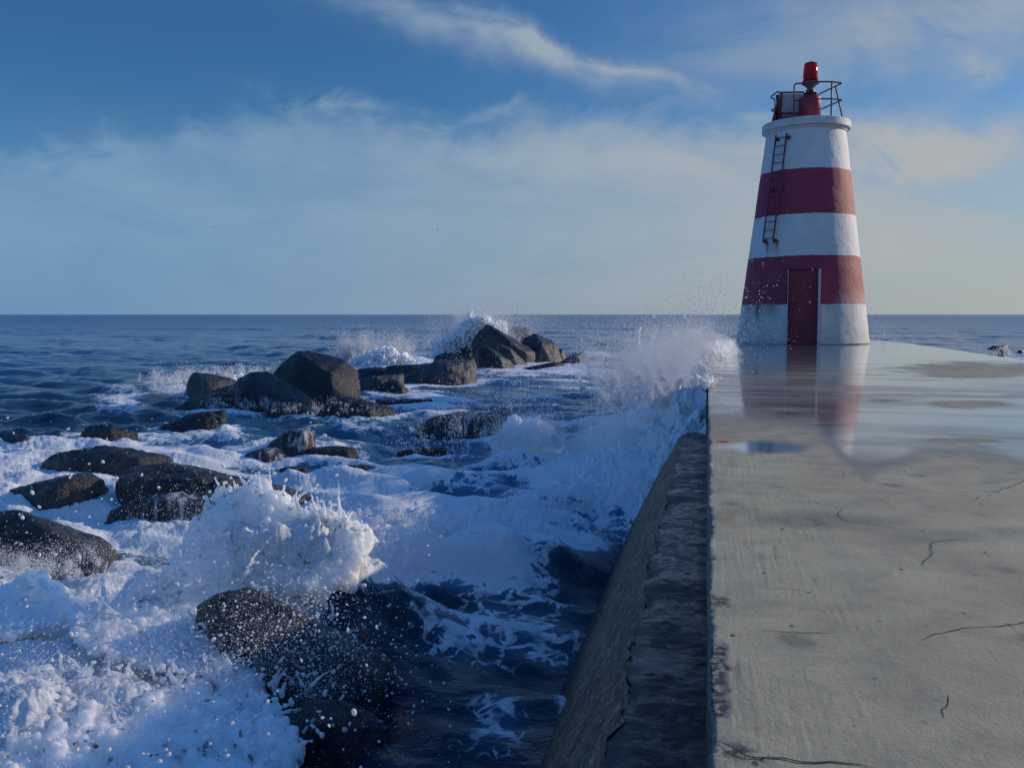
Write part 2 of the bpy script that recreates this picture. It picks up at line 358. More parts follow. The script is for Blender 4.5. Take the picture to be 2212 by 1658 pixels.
M['greymetal'] = simple('grey_metal', (.17, .19, .21), .45, .2, 20.0, .1, .005, metal=.3)
M['panel_back'] = simple('panel_backing', (.48, .45, .47), .5, .08, 4.0, .05)
M['panel_dark'] = simple('dark_blue_box', (.025, .04, .08), .4, .2, 4.0, .1)
m, t, out = mat('red_lens'); p = principled(t, out, Base_Color=(.62, .008, .018), Roughness=.12, Specular_IOR_Level=.6, Transmission_Weight=.45, IOR=1.3); M['lens'] = m
# ---- spray and foam
def foam_bsdf(t, col, nrm=None, tl=.5):
    d = t.new('ShaderNodeBsdfDiffuse'); l = t.new('ShaderNodeBsdfTranslucent'); x_ = t.new('ShaderNodeMixShader')
    for q in (d, l):
        t._in(q.inputs['Color'], col)
        if nrm is not None: t.link(nrm, q.inputs['Normal'])
    x_.inputs[0].default_value = tl; t.link(d.outputs[0], x_.inputs[1]); t.link(l.outputs[0], x_.inputs[2]); return x_.outputs[0]
m, t, out = mat('white_spray'); t.link(foam_bsdf(t, (.95, .96, .97), None, .5), out.inputs[0]); M['spray'] = m
m, t, out = mat('sea_water'); o = t.obj()
foam = t.attr('foam'); aer = t.attr('aer'); fine = t.attr('fine')
wv = t.m('ADD', t.noise(t.vmul(o, (1.0, 1.4, 1.0)), 2.6, 6.0, .62, .3), t.m('MULTIPLY', t.noise(t.vmul(o, (.8, 1.6, 1.0)), .42, 4.0, .6), 3.0))
n1 = t.noise(o, 2.3, 9.0, .66, .9); wp = t.noise(o, 3.5, 3.0, .5, 0.0, True)
va = t.new('ShaderNodeVectorMath', operation='ADD'); t.link(o, va.inputs[0]); t.link(t.vmul(wp, (.45, .45, .0)), va.inputs[1])
lace = t.vor(va.outputs[0], 4.2, 'DISTANCE_TO_EDGE'); lace2 = t.vor(va.outputs[0], 11.0, 'DISTANCE_TO_EDGE')
pat = t.m('ADD', t.m('MULTIPLY', n1, .62), t.m('ADD', t.m('MULTIPLY', t.mapr(lace, 0, .30), .32), t.m('MULTIPLY', t.mapr(lace2, 0, .30), .20)))
ff = t.mapr(t.m('SUBTRACT', t.m('MULTIPLY', foam, 1.15), pat), -.06, .11)
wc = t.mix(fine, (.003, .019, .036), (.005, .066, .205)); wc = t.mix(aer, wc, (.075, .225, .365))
nb = t.bump(wv, .75, .07); fb = t.bump(t.m('ADD', t.noise(o, 9.0, 8.0, .7), t.m('MULTIPLY', t.noise(o, 34.0, 5.0, .7), .5)), .9, .06)
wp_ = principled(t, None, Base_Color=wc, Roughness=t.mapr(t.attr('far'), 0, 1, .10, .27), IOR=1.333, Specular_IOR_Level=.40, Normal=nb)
fo = principled(t, None, Base_Color=(.84, .87, .88), Roughness=.65, Specular_IOR_Level=.25, Normal=fb)
fo.inputs['Subsurface Weight'].default_value = 1.0; fo.inputs['Subsurface Radius'].default_value = (.9, .95, 1.0); fo.inputs['Subsurface Scale'].default_value = .022
ff = t.m('MULTIPLY', ff, t.mapr(t.m('ADD', t.m('MULTIPLY', t.noise(o, 6.5, 7.0, .68, .5), .8), t.m('MULTIPLY', foam, .42)), .38, .72, .22, 1.0))
mx = t.new('ShaderNodeMixShader'); t.link(ff, mx.inputs[0]); t.link(wp_.outputs[0], mx.inputs[1]); t.link(fo.outputs[0], mx.inputs[2]); t.link(mx.outputs[0], out.inputs[0])
M['sea'] = m
M['bird'] = simple('grey_feathers', (.12, .13, .15), .7)

# ------------------------------------------------------------------ pier deck
c6 = lambda u, v: ((1700+u*.6447)*.86406, (850+v*.6447)*.86406)     # crop -> design pixels
X0, X1, YE = 0.02, 5.76, 27.6
def seg_dist(px_, py_, pts, wob=None):
    best = np.full(px_.shape, 9e9, np.float32)
    for (ax, ay), (bx, by) in zip(pts[:-1], pts[1:]):
        L2 = (bx-ax)**2+(by-ay)**2+1e-9; tt = np.clip(((px_-ax)*(bx-ax)+(py_-ay)*(by-ay))/L2, 0, 1)
        best = np.minimum(best, np.hypot(px_-ax-tt*(bx-ax), py_-ay-tt*(by-ay)))
    return best
ys = [-6.0+.6*i for i in range(11)]; q = .75
while q < 24.5: ys.append(q); q *= 1.0052
ys = np.array(ys + list(np.linspace(24.6, 30.55, 90)))
offs = [0.0]; s_ = .007
while offs[-1] < 5.74: offs.append(offs[-1]+s_); s_ = min(s_*1.0125, .022)
offs = np.array(offs)/offs[-1]
def deck_x(y_, side):      # rounded end about the tower
    rr = (X1-X0)/2+.02; cxm = (X0+X1)/2; k = np.clip((y_-YE)/(30.6-YE), 0, 1); hwid = rr*np.sqrt(np.clip(1-k**2.2, 0, 1))
    return cxm + side*hwid
edge_j = .016*fbm(ys*3.0, ys*0, 1.5, 4)+.010*np.clip(fbm(ys*14.0, ys*0, 4.4, 4, .65), -.2, 1)
xl = np.maximum(X0, deck_x(ys, -1)) + edge_j; xr = np.minimum(X1, deck_x(ys, 1))
Xg = xl[:, None] + (xr-xl)[:, None]*offs[None, :]; Yg = np.repeat(ys[:, None], len(offs), 1); Zg = np.zeros_like(Xg)
px_, py_ = project(np.stack([Xg, Yg, Zg], -1)); ahead = Yg > .7
U = (px_/.86406-1700)/.6447; V = (py_/.86406-850)/.6447
wn = fbm(Xg*.8, Yg*.55, 2.0, 5, .55); wn2 = fbm(Xg*2.6, Yg*1.1, 8.0, 5, .6)
near = sstep(V, 200, 520)
low = np.interp(U, [-80, 110, 250, 400, 520, 600, 640, 720, 780, 850, 920, 1050, 1200, 1334, 1600], [296, 300, 308, 322, 338, 410, 460, 522, 490, 466, 434, 428, 438, 478, 520])
sd = (low + 50*wn*(.4+near) + 36*wn2 + 26*fbm(Xg*9, Yg*5, 51., 4, .6) - V)/(32+40*(U < 540))
film = sstep(sd, -.3, 1.2)
def ell(u, v, ru, rv, soft=.5): return sstep(1-np.sqrt(((U-u)/ru)**2+((V-v)/rv)**2) + .55*wn2, 0, soft)
dry = np.maximum.reduce([ell(1150, 118, 380, 42, .5), ell(1140, 250, 200, 20, .5), ell(800, 238, 90, 9, .6), ell(1105, 392, 190, 15, .4), ell(1330, 215, 130, 10, .6)*.7,
                         ell(430, 268, 150, 9, .7)*.6, ell(520, 130, 220, 10, .8)*.35, ell(330, 165, 120, 7, .8)*.4])
film = film*(1-dry)
streaky = sstep(fbm(Xg*.35+3, Yg*1.25, 5.0, 5, .6), .02, .34)*sstep(V, 60, 130)
band_ = np.exp(-((V-165)/48)**2)*(U < 640) + .5*np.exp(-((V-215)/70)**2)*(U >= 640)
streak2 = sstep(fbm(Xg*.30+9, Yg*2.4, 15.0, 5, .6), -.10, .22)*sstep(V, 40, 90)
film = film*(1-.22*sstep(V, 60, 260))*(1-.60*streaky)*(1-.65*streak2*np.clip(.35+band_, 0, 1))*(1-.35*band_)
film = film*sstep(Yg, 5.0, 6.0)
small = sstep(1-np.sqrt(((U-330)/250)**2+((V-418)/34)**2)+.40*wn2+.22*fbm(Xg*9, Yg*5, 52., 4, .6), .05, .75)
film = film*(1-.40*sstep(V, 250, 430))*.92
film = np.maximum(film, small*.85)*ahead*(np.abs(Yg-YE) < 40)
damp = np.maximum.reduce([sstep(sd, -1.6, .4)*(1-.55*dry), small, .75*ell(560, 700, 420, 46, .7), .6*ell(1000, 760, 330, 48, .7), .5*ell(1210, 545, 90, 20, .5), .45*ell(1290, 735, 90, 22, .6),
                          .35*ell(770, 905, 75, 26, .5), .35*ell(1010, 1050, 45, 16, .5), .30*ell(360, 1510, 150, 50, .6), .3*ell(460, 860, 60, 14, .5), .3*ell(735, 1385, 50, 28, .5), .25*ell(1180, 1640, 60, 40, .5)])*ahead
CRK = [[(115,1545),(180,1562),(230,1600),(290,1620),(400,1620),(500,1640),(600,1640),(700,1650),(780,1670)], [(285,1122),(400,1132),(500,1138),(605,1142)],
       [(930,1172),(990,1145),(1100,1118),(1240,1110),(1334,1095),(1420,1080)], [(1340,540),(1310,555),(1270,575),(1200,600),(1140,620)], [(632,655),(610,680),(660,704),(760,714),(880,740)],
       [(945,880),(970,830),(970,790),(1040,775),(1240,780)], [(410,462),(500,475),(640,488)], [(690,538),(760,554),(1000,590),(1150,612)], [(1045,1350),(1010,1440),(1030,1480)],
       [(630,512),(632,530)], [(1165,628),(1180,645)], [(1130,670),(1240,692)], [(400,1396),(455,1440)], [(280,960),(400,962),(530,975)], [(225,1420),(300,1490),(380,1520)], [(1290,950),(1300,985),(1334,1000)]]
crack = np.zeros_like(Xg)
RIBS = []
def crack_ribbon(pts, wmax, seed, gap):
    P = np.array([ground(*c6(*p_), 0.0)[:2] for p_ in pts]); L = np.r_[0, np.cumsum(np.linalg.norm(np.diff(P, axis=0), axis=1))]; n = max(8, int(L[-1]/.012)); u = np.linspace(0, L[-1], n)
    Q = np.stack([np.interp(u, L, P[:, 0]), np.interp(u, L, P[:, 1])], 1); k_ = np.full(n, seed*3.7)
    amp = .010+.006*Q[:, 1]/3
    Q = Q + amp[:, None]*np.stack([fbm(u*7, k_, 1., 4, .6), fbm(u*7, k_, 9., 4, .6)], 1)*1.6
    T = np.gradient(Q, axis=0); T /= np.linalg.norm(T, axis=1, keepdims=True)+1e-9; N = np.stack([-T[:, 1], T[:, 0]], 1)
    g_ = sstep(perlin(u*2.3, k_, 5.)+.35*perlin(u*13, k_, 6.), gap-.12, gap+.12); wd = wmax*(1+.09*Q[:, 1])*(.45+.75*np.abs(fbm(u*9, k_, 3., 3)))*g_*np.clip(np.minimum(u, L[-1]-u)/.06, 0, 1)
    V = np.concatenate([np.c_[Q+N*wd[:, None], np.full(n, .0024)], np.c_[Q-N*wd[:, None], np.full(n, .0024)]]); i_ = np.arange(n-1)
    ok = np.maximum(wd[:-1], wd[1:]) > .0004; f = np.stack([i_, i_+n, i_+n+1, i_+1], 1)[ok]
    if len(f): RIBS.append((V, f))
for i, ln in enumerate(CRK): crack_ribbon(ln, .0042 if i == 0 else .0021, i+1, -.9 if i == 0 else -.22)
crack_ribbon([(480, 328), (700, 331), (1000, 334), (1334, 340), (1700, 348)], .012, 40, -.25)
chipn = fbm(Xg*14, Yg*9, 3.0, 4, .6)
chip = np.zeros_like(Xg)
for (v0, v1, wd) in ((975, 1030, .045), (1165, 1490, .035), (1540, 1620, .06), (640, 690, .012), (1640, 1800, .03)):
    yc0, yc1 = ground(*c6(115, v1), 0.)[1], ground(*c6(115, v0), 0.)[1]
    inside = sstep(Yg, yc0-.03, yc0+.05)*sstep(-Yg, -yc1-.03, -yc1+.05)
    chip = np.maximum(chip, inside*sstep(wd*(1+1.6*chipn)-(Xg-xl[:, None]), -.006, .008))
chip = np.maximum(chip, sstep(.010*(1+2.5*chipn)-(Xg-xl[:, None]), 0, .006)*.8)
algae_dark = sstep(1-np.sqrt(((U-190)/120)**2+((V-672)/55)**2)+.9*wn2, .25, 1.2)*.7 + .35*sstep(fbm(Xg*3, Yg*2.2, 12., 5, .6), .15, .5)*sstep(-Xg, -.6, -.1)
streak = fbm(Xg*55, Yg*2.6, 6.0, 3)*sstep(-Xg, -.75, -.1)*sstep(fbm(Xg*2, Yg*1.2, 31.), -.35, .2)
rm = sstep(1-np.sqrt(((U-165)/34)**2+((V-394)/6)**2), 0, .5)
Zg = Zg + .004*wn*(1-film) - .0045*chip*(.7+.6*chipn) + .0004*streak
# side skirts (outer columns go down the pier's flanks)
def cat(a, l, r): return np.concatenate([l, a, r], 1)
k1 = np.ones((len(ys), 1)); 
sk = [(.004, -.02), (.0, -.20), (0.0, -.46), (0.0, -2.6)]
Xl = np.concatenate([xl[:, None]-dx_ for dx_, _ in sk[::-1]], 1); Zl = np.concatenate([z_*k1 for _, z_ in sk[::-1]], 1)
Xr = np.concatenate([xr[:, None]+dx_ for dx_, _ in sk], 1); Zr = np.concatenate([z_*k1 for _, z_ in sk], 1)
Yk = np.repeat(ys[:, None], 4, 1); Zk = np.zeros((len(ys), 4))
Xa, Ya, Za = cat(Xg, Xl, Xr), cat(Yg, Yk, Yk), cat(Zg, Zl, Zr)
A = {}
for nm, arr in (('damp', damp), ('crack', crack), ('chip', chip), ('algae_dark', np.clip(algae_dark, 0, 1)), ('streak', streak), ('redmark', rm)): A[nm] = cat(arr, Zk+(1. if nm in ('damp', 'algae_dark') else 0), Zk)  # left flank has both masks at full simply to darken it
n_, m_ = Xa.shape
deck = mesh_np('pier_deck', np.stack([Xa, Ya, Za], -1).reshape(-1, 3), grid_faces(n_, m_)[:, ::-1], M['deck'], A)
tag(deck, 'worn grey concrete top of the pier, cracked and half wet, leading to the lighthouse', 'pier', kind='structure')
for V_, f_ in RIBS: mesh_np('crack', V_, f_[:, ::-1], M['crack'], None, False, deck)
# water films: the big sheet before the tower and the little pool at the pier's left edge
big = film*(1-(small > .02)*(U < 640)*(V > 372))
for nm, fl_, lab in (('puddle', big, 'wide shallow puddle mirroring the lighthouse on the pier'), ('puddle', np.where((U < 640) & (V > 372), film, 0)*(small > .02), 'small puddle near the left edge of the pier')):
    inn = fl_ > .01
    kf = inn[:-1, :-1] | inn[:-1, 1:] | inn[1:, 1:] | inn[1:, :-1]
    f = grid_faces(*fl_.shape, keep=kf)[:, ::-1]; used = np.unique(f); remap = np.full(fl_.size, -1); remap[used] = np.arange(len(used))
    ob = mesh_np(nm, np.stack([Xg, Yg, np.full_like(Xg, .0045)], -1).reshape(-1, 3)[used], remap[f], M['puddle'], {'film': fl_.ravel()[used]})
    tag(ob, lab, 'puddle', kind='structure')

# ------------------------------------------------------------------ sea wall (ledge + battered face)
wall = bpy.data.objects.new('sea_wall', None); C.objects.link(wall); wall.location = (0, 0, 0)
tag(wall, 'dark wet sea wall with a ledge and rough sloping face along the left side of the pier', 'wall')
yw = [-3.0+.4*i for i in range(9)]; q = .7
while q < 30: yw.append(q); q *= 1.009
yw = np.array(yw)
LEDGE_X, LEDGE_Z = -.265, -.45
def wall_part(name, prof, mt, amp):
    pr = np.array(prof); Y = np.repeat(yw[:, None], len(pr), 1); X = np.repeat(pr[None, :, 0], len(yw), 0).copy(); Z = np.repeat(pr[None, :, 1], len(yw), 0).copy()
    lip = np.exp(-((X-LEDGE_X)**2+(Z-LEDGE_Z)**2)/.05**2)
    nn = fbm(X*6+Z*4, Y*3.2, Z*6, 5, .6); n2 = fbm(X*22, Y*12, Z*22, 4, .6)
    att = np.clip((X0-X)/.03, 0, 1)
    Z += att*(amp*nn*.6+amp*.4*n2) - lip*(.015+.07*np.clip(fbm(Y*2.3, Y*0, 3.3, 5, .65), -.3, 1)); X += att*(amp*.7*n2) - lip*(.07*fbm(Y*3, Y*0, 9.3, 5, .65))
    d_ = np.stack([X, Y, Z], -1).reshape(-1, 3)
    return mesh_np(name, d_, grid_faces(len(yw), len(pr)), mt, {'wetdark': (sstep(-Z, 1.05, 1.45)*.9).ravel()}, parent=wall)
wall_part('ledge', [(X0+.03-(X0+.03-LEDGE_X)*k/46, LEDGE_Z) for k in range(47)], M['ledge'], .005)
wall_part('sloping_face', [(LEDGE_X-.58*k/60, LEDGE_Z-1.05*k/60) for k in range(0, 90)], M['face'], .040)

# ------------------------------------------------------------------ lighthouse
dC = 26.35; LC = np.array([*(HEAD[:2]*dC + RIGHT[:2]*((1731-CX)/F*dC))])
lh = bpy.data.objects.new('lighthouse', None); C.objects.link(lh); lh.location = (LC[0], LC[1], 0); lh.rotation_euler = (0, R(-.30), -math.atan2(LC[0], LC[1]))
tag(lh, 'small white lighthouse with two dark red bands and a red lamp at the pier end', 'lighthouse')
RB, RT, HT = 1.90, 1.115, 6.14
nth, nz = 192, 130
th = np.linspace(0, 2*np.pi, nth, endpoint=False); zs = np.linspace(0, HT, nz)
TH, ZZ = np.meshgrid(th, zs); rr = RB+(RT-RB)*ZZ/HT + .05*np.exp(-ZZ/.15)*0
rr = rr + .010*fbm(np.cos(TH)*4, np.sin(TH)*4, ZZ*2.2, 4) + .004*perlin(np.cos(TH)*16, np.sin(TH)*16, ZZ*8)
V_ = np.stack([rr*np.cos(TH), rr*np.sin(TH), ZZ], -1).reshape(-1, 3); i = np.arange(nz*nth).reshape(nz, nth); j = np.roll(i, -1, 1)
F_ = np.stack([i[:-1], j[:-1], j[1:], i[1:]], -1).reshape(-1, 4)
bm = bmesh.new(); vs = [bm.verts.new(v) for v in V_]
for f in F_: bm.faces.new([vs[k] for k in f])
bm.faces.new(vs[:nth][::-1]); bm.faces.new(vs[-nth:])
tower = from_bm('tower', bm, M['tower'], lh, True)
DX, DW, DH = .04, .88, 2.10
bm = bmesh.new(); add_box(bm, (DX, -1.60, DH/2-.05), (DW, 1.0, DH+.1)); cut = from_bm('cutter', bm, M['white'], lh)
bo = tower.modifiers.new('b', 'BOOLEAN'); bo.object = cut; bo.operation = 'DIFFERENCE'; bo.solver = 'EXACT'
bpy.context.view_layer.update()
dg = bpy.context.evaluated_depsgraph_get(); nm_ = bpy.data.meshes.new_from_object(tower.evaluated_get(dg)); tower.modifiers.clear(); tower.data = nm_
bpy.data.objects.remove(cut)
if not tower.data.materials: tower.data.materials.append(M['tower'])
# door leaf set back in its opening, pale frame round it
bm = bmesh.new(); add_box(bm, (DX-.02, -1.66, DH/2+.002), (DW-.095, .05, DH-.04), bev=.006)
door = from_bm('door', bm, M['door'], lh)
bm = bmesh.new(); add_box(bm, (DX+.33, -1.70, 1.02), (.02, .05, .12), bev=.004); from_bm('handle', bm, M['raildark'], door)
bm = bmesh.new()
add_box(bm, (DX-DW/2+.012, -1.79, DH/2+.002), (.014, .34, DH-.006)); add_box(bm, (DX+DW/2-.035, -1.80, DH/2+.002), (.065, .36, DH-.006))
from_bm('door_frame', bm, M['white'], lh)
bm = bmesh.new(); add_box(bm, (DX, -1.82, .008), (DW-.15, .26, .022)); from_bm('threshold', bm, M['raildark'], lh)
# gallery rim
bm = bmesh.new(); add_lathe(bm, [(1.06, 6.10), (1.125, 6.10), (1.150, 6.115), (1.158, 6.160), (1.225, 6.185), (1.242, 6.20), (1.244, 6.385), (1.232, 6.398), (1.19, 6.41), (.02, 6.42)], 160)
from_bm('gallery_rim', bm, M['white'], lh, False)
TOPZ = 6.41
# ladder
def on_tower(phi, z, off=0.0):    # phi: degrees from the camera-facing line, negative = left
    r_ = RB+(RT-RB)*z/HT+off; return Vector((r_*math.sin(R(phi)), -r_*math.cos(R(phi)), z))
ctr = -40.0
def rail_pt(z, s, off=.11):
    ctr = -36.5+(z-2.9)*1.5; p = on_tower(ctr, z, off); tv = Vector((math.cos(R(ctr)), math.sin(R(ctr)), 0)); return p + tv*(s*.175)
bm = bmesh.new()
for s in (-1, 1): add_tube(bm, rounded([rail_pt(5.98, s), rail_pt(5.0, s), rail_pt(4.0, s), rail_pt(2.98, s), rail_pt(2.92, s, -.02) + Vector((.10, 0, 0))], .05), .024, 8)
z = 3.02
while z < 5.95: add_tube(bm, [rail_pt(z, -1), rail_pt(z, 1)], .012, 6); z += .238
ladder = from_bm('ladder', bm, M['rail'], lh, True)
for zc in (5.86, 4.4, 2.95):
    for s in (-1, 1):
        bm = bmesh.new()
        a = rail_pt(zc, s); b = rail_pt(zc, s, -.03)+Vector((.06, .02, 0)); add_tube(bm, [a, b], .026, 8); add_lathe(bm, [(.0, -.05), (.055, -.045), (.055, .045), (.0, .05)], 12, tuple(b*.4+a*.6), False)
        from_bm('bracket', bm, M['rail'], ladder, True)
# guard rail on the gallery
def tubes(name, lines, r, mt, par=lh, seg=8):
    bm = bmesh.new()
    for l in lines: add_tube(bm, rounded(l, .07), r, seg)
    return from_bm(name, bm, mt, par, True)
Z0, ZM, ZT = TOPZ-.005, TOPZ+.50, TOPZ+.97
tubes('guard_rail', [[(-.36, -.98, Z0), (-.36, -.98, ZT), (.35, -.98, ZT+.005), (.72, -.86, ZT), (1.03, -.62, ZT), (.30, .75, ZT)],
                     [(-.36, -.98, ZM), (.35, -.98, ZM), (.72, -.86, ZM), (1.05, -.62, ZM), (.30, .75, ZM)],
                     [(.72, -.86, Z0), (.72, -.86, ZT)], [(1.06, -.55, Z0), (.84, -.36, ZT-.03)], [(.30, .75, Z0), (.30, .75, ZT)]], .022, M['rail']).scale = (.93, .93, 1)
tubes('grab_rail', [[(-.93, -.50, Z0), (-.93, -.50, ZT-.30), (-1.08, -.34, ZT-.18), (-.86, -.22, ZT-.0), (-.82, -.22, ZT-.05), (-.82, -.22, Z0)],
                    [(-.93, -.50, ZM-.18), (-1.06, -.34, ZM-.08), (-.82, -.22, ZM+.0)]], .022, M['rail']).scale = (.93, .93, 1)
# pedestal and lantern
bm = bmesh.new(); add_lathe(bm, [(.31, Z0), (.31, Z0+.62), (.302, Z0+.70), (.27, Z0+.725), (.01, Z0+.73)], 40, (.10, -.25, 0)); from_bm('pedestal', bm, M['red'], lh, True)
ln = bpy.data.objects.new('lantern', None); C.objects.link(ln); ln.parent = lh; ln.location = (.10, -.25, Z0+.72)
bm = bmesh.new(); add_lathe(bm, [(.13, 0), (.17, .03), (.205, .05), (.205, .065), (.15, .08), (.185, .10), (.185, .115), (.13, .14), (.125, .20), (.09, .22)], 24)
for k in range(8):
    a = k*math.pi/4+.3; add_box(bm, (.185*math.cos(a), .185*math.sin(a), .085), (.03, .03, .075), Matrix.Rotation(a, 3, 'Z'))
from_bm('flange', bm, M['rail'], ln, False)
bm = bmesh.new(); add_lathe(bm, [(.085, .20), (.09, .24), (.12, .285), (.205, .36), (.245, .375), (.25, .40), (.225, .412), (.05, .415)], 32)
for k in range(6):
    a = k*math.pi/3+.35; add_box(bm, (.25*math.cos(a), .25*math.sin(a), .405), (.03, .022, .035), Matrix.Rotation(a, 3, 'Z'))
from_bm('lamp_base', bm, M['greymetal'], ln, False)
bm = bmesh.new(); add_lathe(bm, [(.215, .41), (.214, .55), (.206, .63), (.208, .645), (.186, .93), (.172, .955), (.10, .985), (.02, 1.0)], 36); add_tube(bm, [(0, 0, .99), (0, 0, 1.06)], .008, 6)
from_bm('lens', bm, M['lens'], ln, True)
bm = bmesh.new(); add_lathe(bm, [(.05, .412), (.05, .50), (.09, .54), (.10, .66), (.06, .72), (.01, .73)], 20); from_bm('lamp_core', bm, M['raildark'], ln, True)
# solar panel on its frame, seen from behind, leaning back
sp = bpy.data.objects.new('solar_panel', None); C.objects.link(sp); sp.parent = lh; sp.scale = (1, 1, 1.17); sp.location = (-.43, .08, Z0); sp.rotation_euler = (0, 0, R(14))
tilt = Matrix.Rotation(R(22), 3, 'X')
bm = bmesh.new(); add_box(bm, (0.0, .02, .50), (.66, .03, .60)); from_bm('backing_sheet', bm, M['panel_back'], sp)
bm = bmesh.new(); add_box(bm, (0.0, .0, .12), (.78, .22, .22), bev=.01); from_bm('battery_box', bm, M['panel_dark'], sp)
bm = bmesh.new()
add_tube(bm, [(-.60, -.25, 0), (-.33, .02, .84), (.36, .02, .84), (.42, -.25, 0)], .030, 8); add_tube(bm, [(-.30, -.05, 0), (-.28, -.02, .82)], .028, 8); add_tube(bm, [(-.42, -.10, .30), (.40, -.10, .30)], .024, 8)
from_bm('panel_frame', bm, M['rail'], sp, True)
bm = bmesh.new(); bmesh.ops.create_cube(bm, size=1.0, matrix=Matrix.Translation((.0, .16, .46)) @ Matrix.Rotation(R(-24), 4, 'X') @ Matrix.Diagonal((.76, .03, .84, 1))); from_bm('solar_cells', bm, M['panel_dark'], sp)
v_ = [(-.36, .0, .82), (-.62, -.22, .02), (-.30, .12, .02), (-.33, .06, .82)]
bm = bmesh.new(); bm.faces.new([bm.verts.new(p) for p in v_]); bmesh.ops.solidify(bm, geom=bm.faces[:], thickness=.012); from_bm('side_plate', bm, M['red'], sp)

# ------------------------------------------------------------------ rocks
c3 = lambda x, y: ((400+x*.4973)*.86406, (700+y*.4973)*.86406)
c4 = lambda x, y: ((x/1.711)*.86406, (950+y/1.711)*.86406)
c4b = lambda x, y: ((x/3.014)*.86406, (700+y/3.014)*.86406)
c8 = lambda x, y: ((400+x/2.306)*.86406, (1200+y/2.306)*.86406)
cB = lambda x, y: ((1100+x/3.16)*.86406, (740+y/3.16)*.86406)
cR = lambda x, y: ((2150+x*.18535)*.86406, (780+y*.18535)*.86406)
ROCKS = []       # plan centre, radius: used to lay foam round them
def rock(label, sil, conv, base_y, thick, mt='rock_dark', facets=(), amp=.06, dd=0.0, back=.5, front=.5, fh=.62, res=None, group='breakwater boulders'):
    """A boulder with its real depth. sil: outline points; base_y: where it meets the water; thick: depth in metres; facets: (x, y, depth offset) ridge points."""
    S = [conv(*p) for p in sil]; xs = [p[0] for p in S]; byd = conv(0, base_y)[1]
    bx = (min(xs)+max(xs))/2; g0 = ground(bx, byd); dep = depth_of(g0)+thick*.25+dd
    rs = np.random.default_rng(abs(hash(label)) % 99991 if False else sum(ord(ch)*(k+1) for k, ch in enumerate(label)))
    topy = min(p[1] for p in S); pts = []
    for (x, y) in S:
        pts.append(at_depth(x, y, dep + rs.uniform(-.08, .08)*thick))
    cxp = sum(xs)/len(xs)
    for (x, y) in S[::2]:
        k = (byd-y)/max(1, byd-topy); hx = cxp+(x-cxp)*rs.uniform(.45, .85)
        if k > .3:
            hy = byd-(byd-y)*rs.uniform(.55, .92)
            pts.append(at_depth(hx, hy, dep-front*thick*rs.uniform(.35, .95)*(1-.25*k))); pts.append(at_depth(hx, byd-(byd-y)*.9, dep+back*thick))
    for f in facets:
        x, y = conv(f[0], f[1]); pts.append(at_depth(x, y, dep+f[2]*thick))
    zb = SEA-.5
    for x, s, q in ((min(xs), 1, 0), (max(xs), 1, 0), (cxp+(min(xs)-cxp)*.7, 1, -front), (cxp+(max(xs)-cxp)*.7, 1, -front), (cxp+(min(xs)-cxp)*.7, 1, back), (cxp+(max(xs)-cxp)*.7, 1, back)):
        p = at_depth(x, byd, dep+q*thick); p[2] = zb; pts.append(p)
    P = np.array(pts); bm = bmesh.new()
    for p in P: bm.verts.new(p)
    r_ = bmesh.ops.convex_hull(bm, input=bm.verts[:])
    bmesh.ops.delete(bm, geom=[v for v in bm.verts if not v.link_faces], context='VERTS')
    size = float(np.linalg.norm(P.max(0)-P.min(0)))
    bmesh.ops.dissolve_limit(bm, angle_limit=R(13), verts=bm.verts[:], edges=bm.edges[:])
    bmesh.ops.triangulate(bm, faces=bm.faces[:])
    target = res or max(size/46, .012)
    for it in range(7):
        es = [e for e in bm.edges if e.calc_length() > target*1.5]
        if not es or len(bm.verts) > 16000: break
        bmesh.ops.subdivide_edges(bm, edges=es, cuts=1, use_grid_fill=False); bmesh.ops.triangulate(bm, faces=bm.faces[:])
    for _ in range(1): bmesh.ops.smooth_vert(bm, verts=bm.verts[:], factor=.4, use_axis_x=True, use_axis_y=True, use_axis_z=True)
    bm.normal_update()
    co = np.array([v.co[:] for v in bm.verts], np.float32); no = np.array([v.normal[:] for v in bm.verts], np.float32)
    a = amp*size/2.2; f1 = 3.2/size; sd_ = rs.uniform(0, 90)
    q = co*f1+sd_
    dsp = a*.35*fbm(q[:, 0], q[:, 1], q[:, 2], 3) + a*.50*(np.abs(fbm(q[:, 0]*2.6, q[:, 1]*2.6, q[:, 2]*2.6, 4, .6))*-2+.5) + a*.58*fbm(q[:, 0]*9, q[:, 1]*9, q[:, 2]*9, 4, .65)
    co = co+no*dsp[:, None]
    for v, p in zip(bm.verts, co): v.co = p
    org = np.array([P[:, 0].mean(), P[:, 1].mean(), SEA])
    for v in bm.verts: v.co -= Vector(org)
    ob = from_bm('rock', bm, M[mt], None, True); ob.location = tuple(org)
    at_ = ob.data
    tag(ob, label, 'rock', group)
    ctr_ = P.mean(0); ROCKS.append((ctr_[0], ctr_[1], .5*max(np.ptp(P[:, 0]), .4), .5*max(np.ptp(P[:, 1]), .4)))
    return ob
rock('large dark boulder with a pale grey right face, biggest of the middle boulders', [(565,470),(600,430),(640,392),(692,355),(742,354),(800,382),(900,392),(960,432),(992,462),(1004,515),(1012,578),(930,592),(850,604),(800,622),(640,600)], c3, 612, 1.9, 'rock_dark', [(930,405,-.1),(872,590,-.55),(860,470,-.42),(720,400,-.2),(1008,560,-.15)], .045, dd=.25)
rock('round topped black boulder in front of the largest dark boulder', [(288,658),(318,592),(352,545),(392,494),(460,462),(545,462),(600,500),(690,552),(760,592),(776,632),(700,640)], c3, 652, 1.6, 'rock_dark', [(470,500,-.3),(400,560,-.4)], .05, dd=-.1)
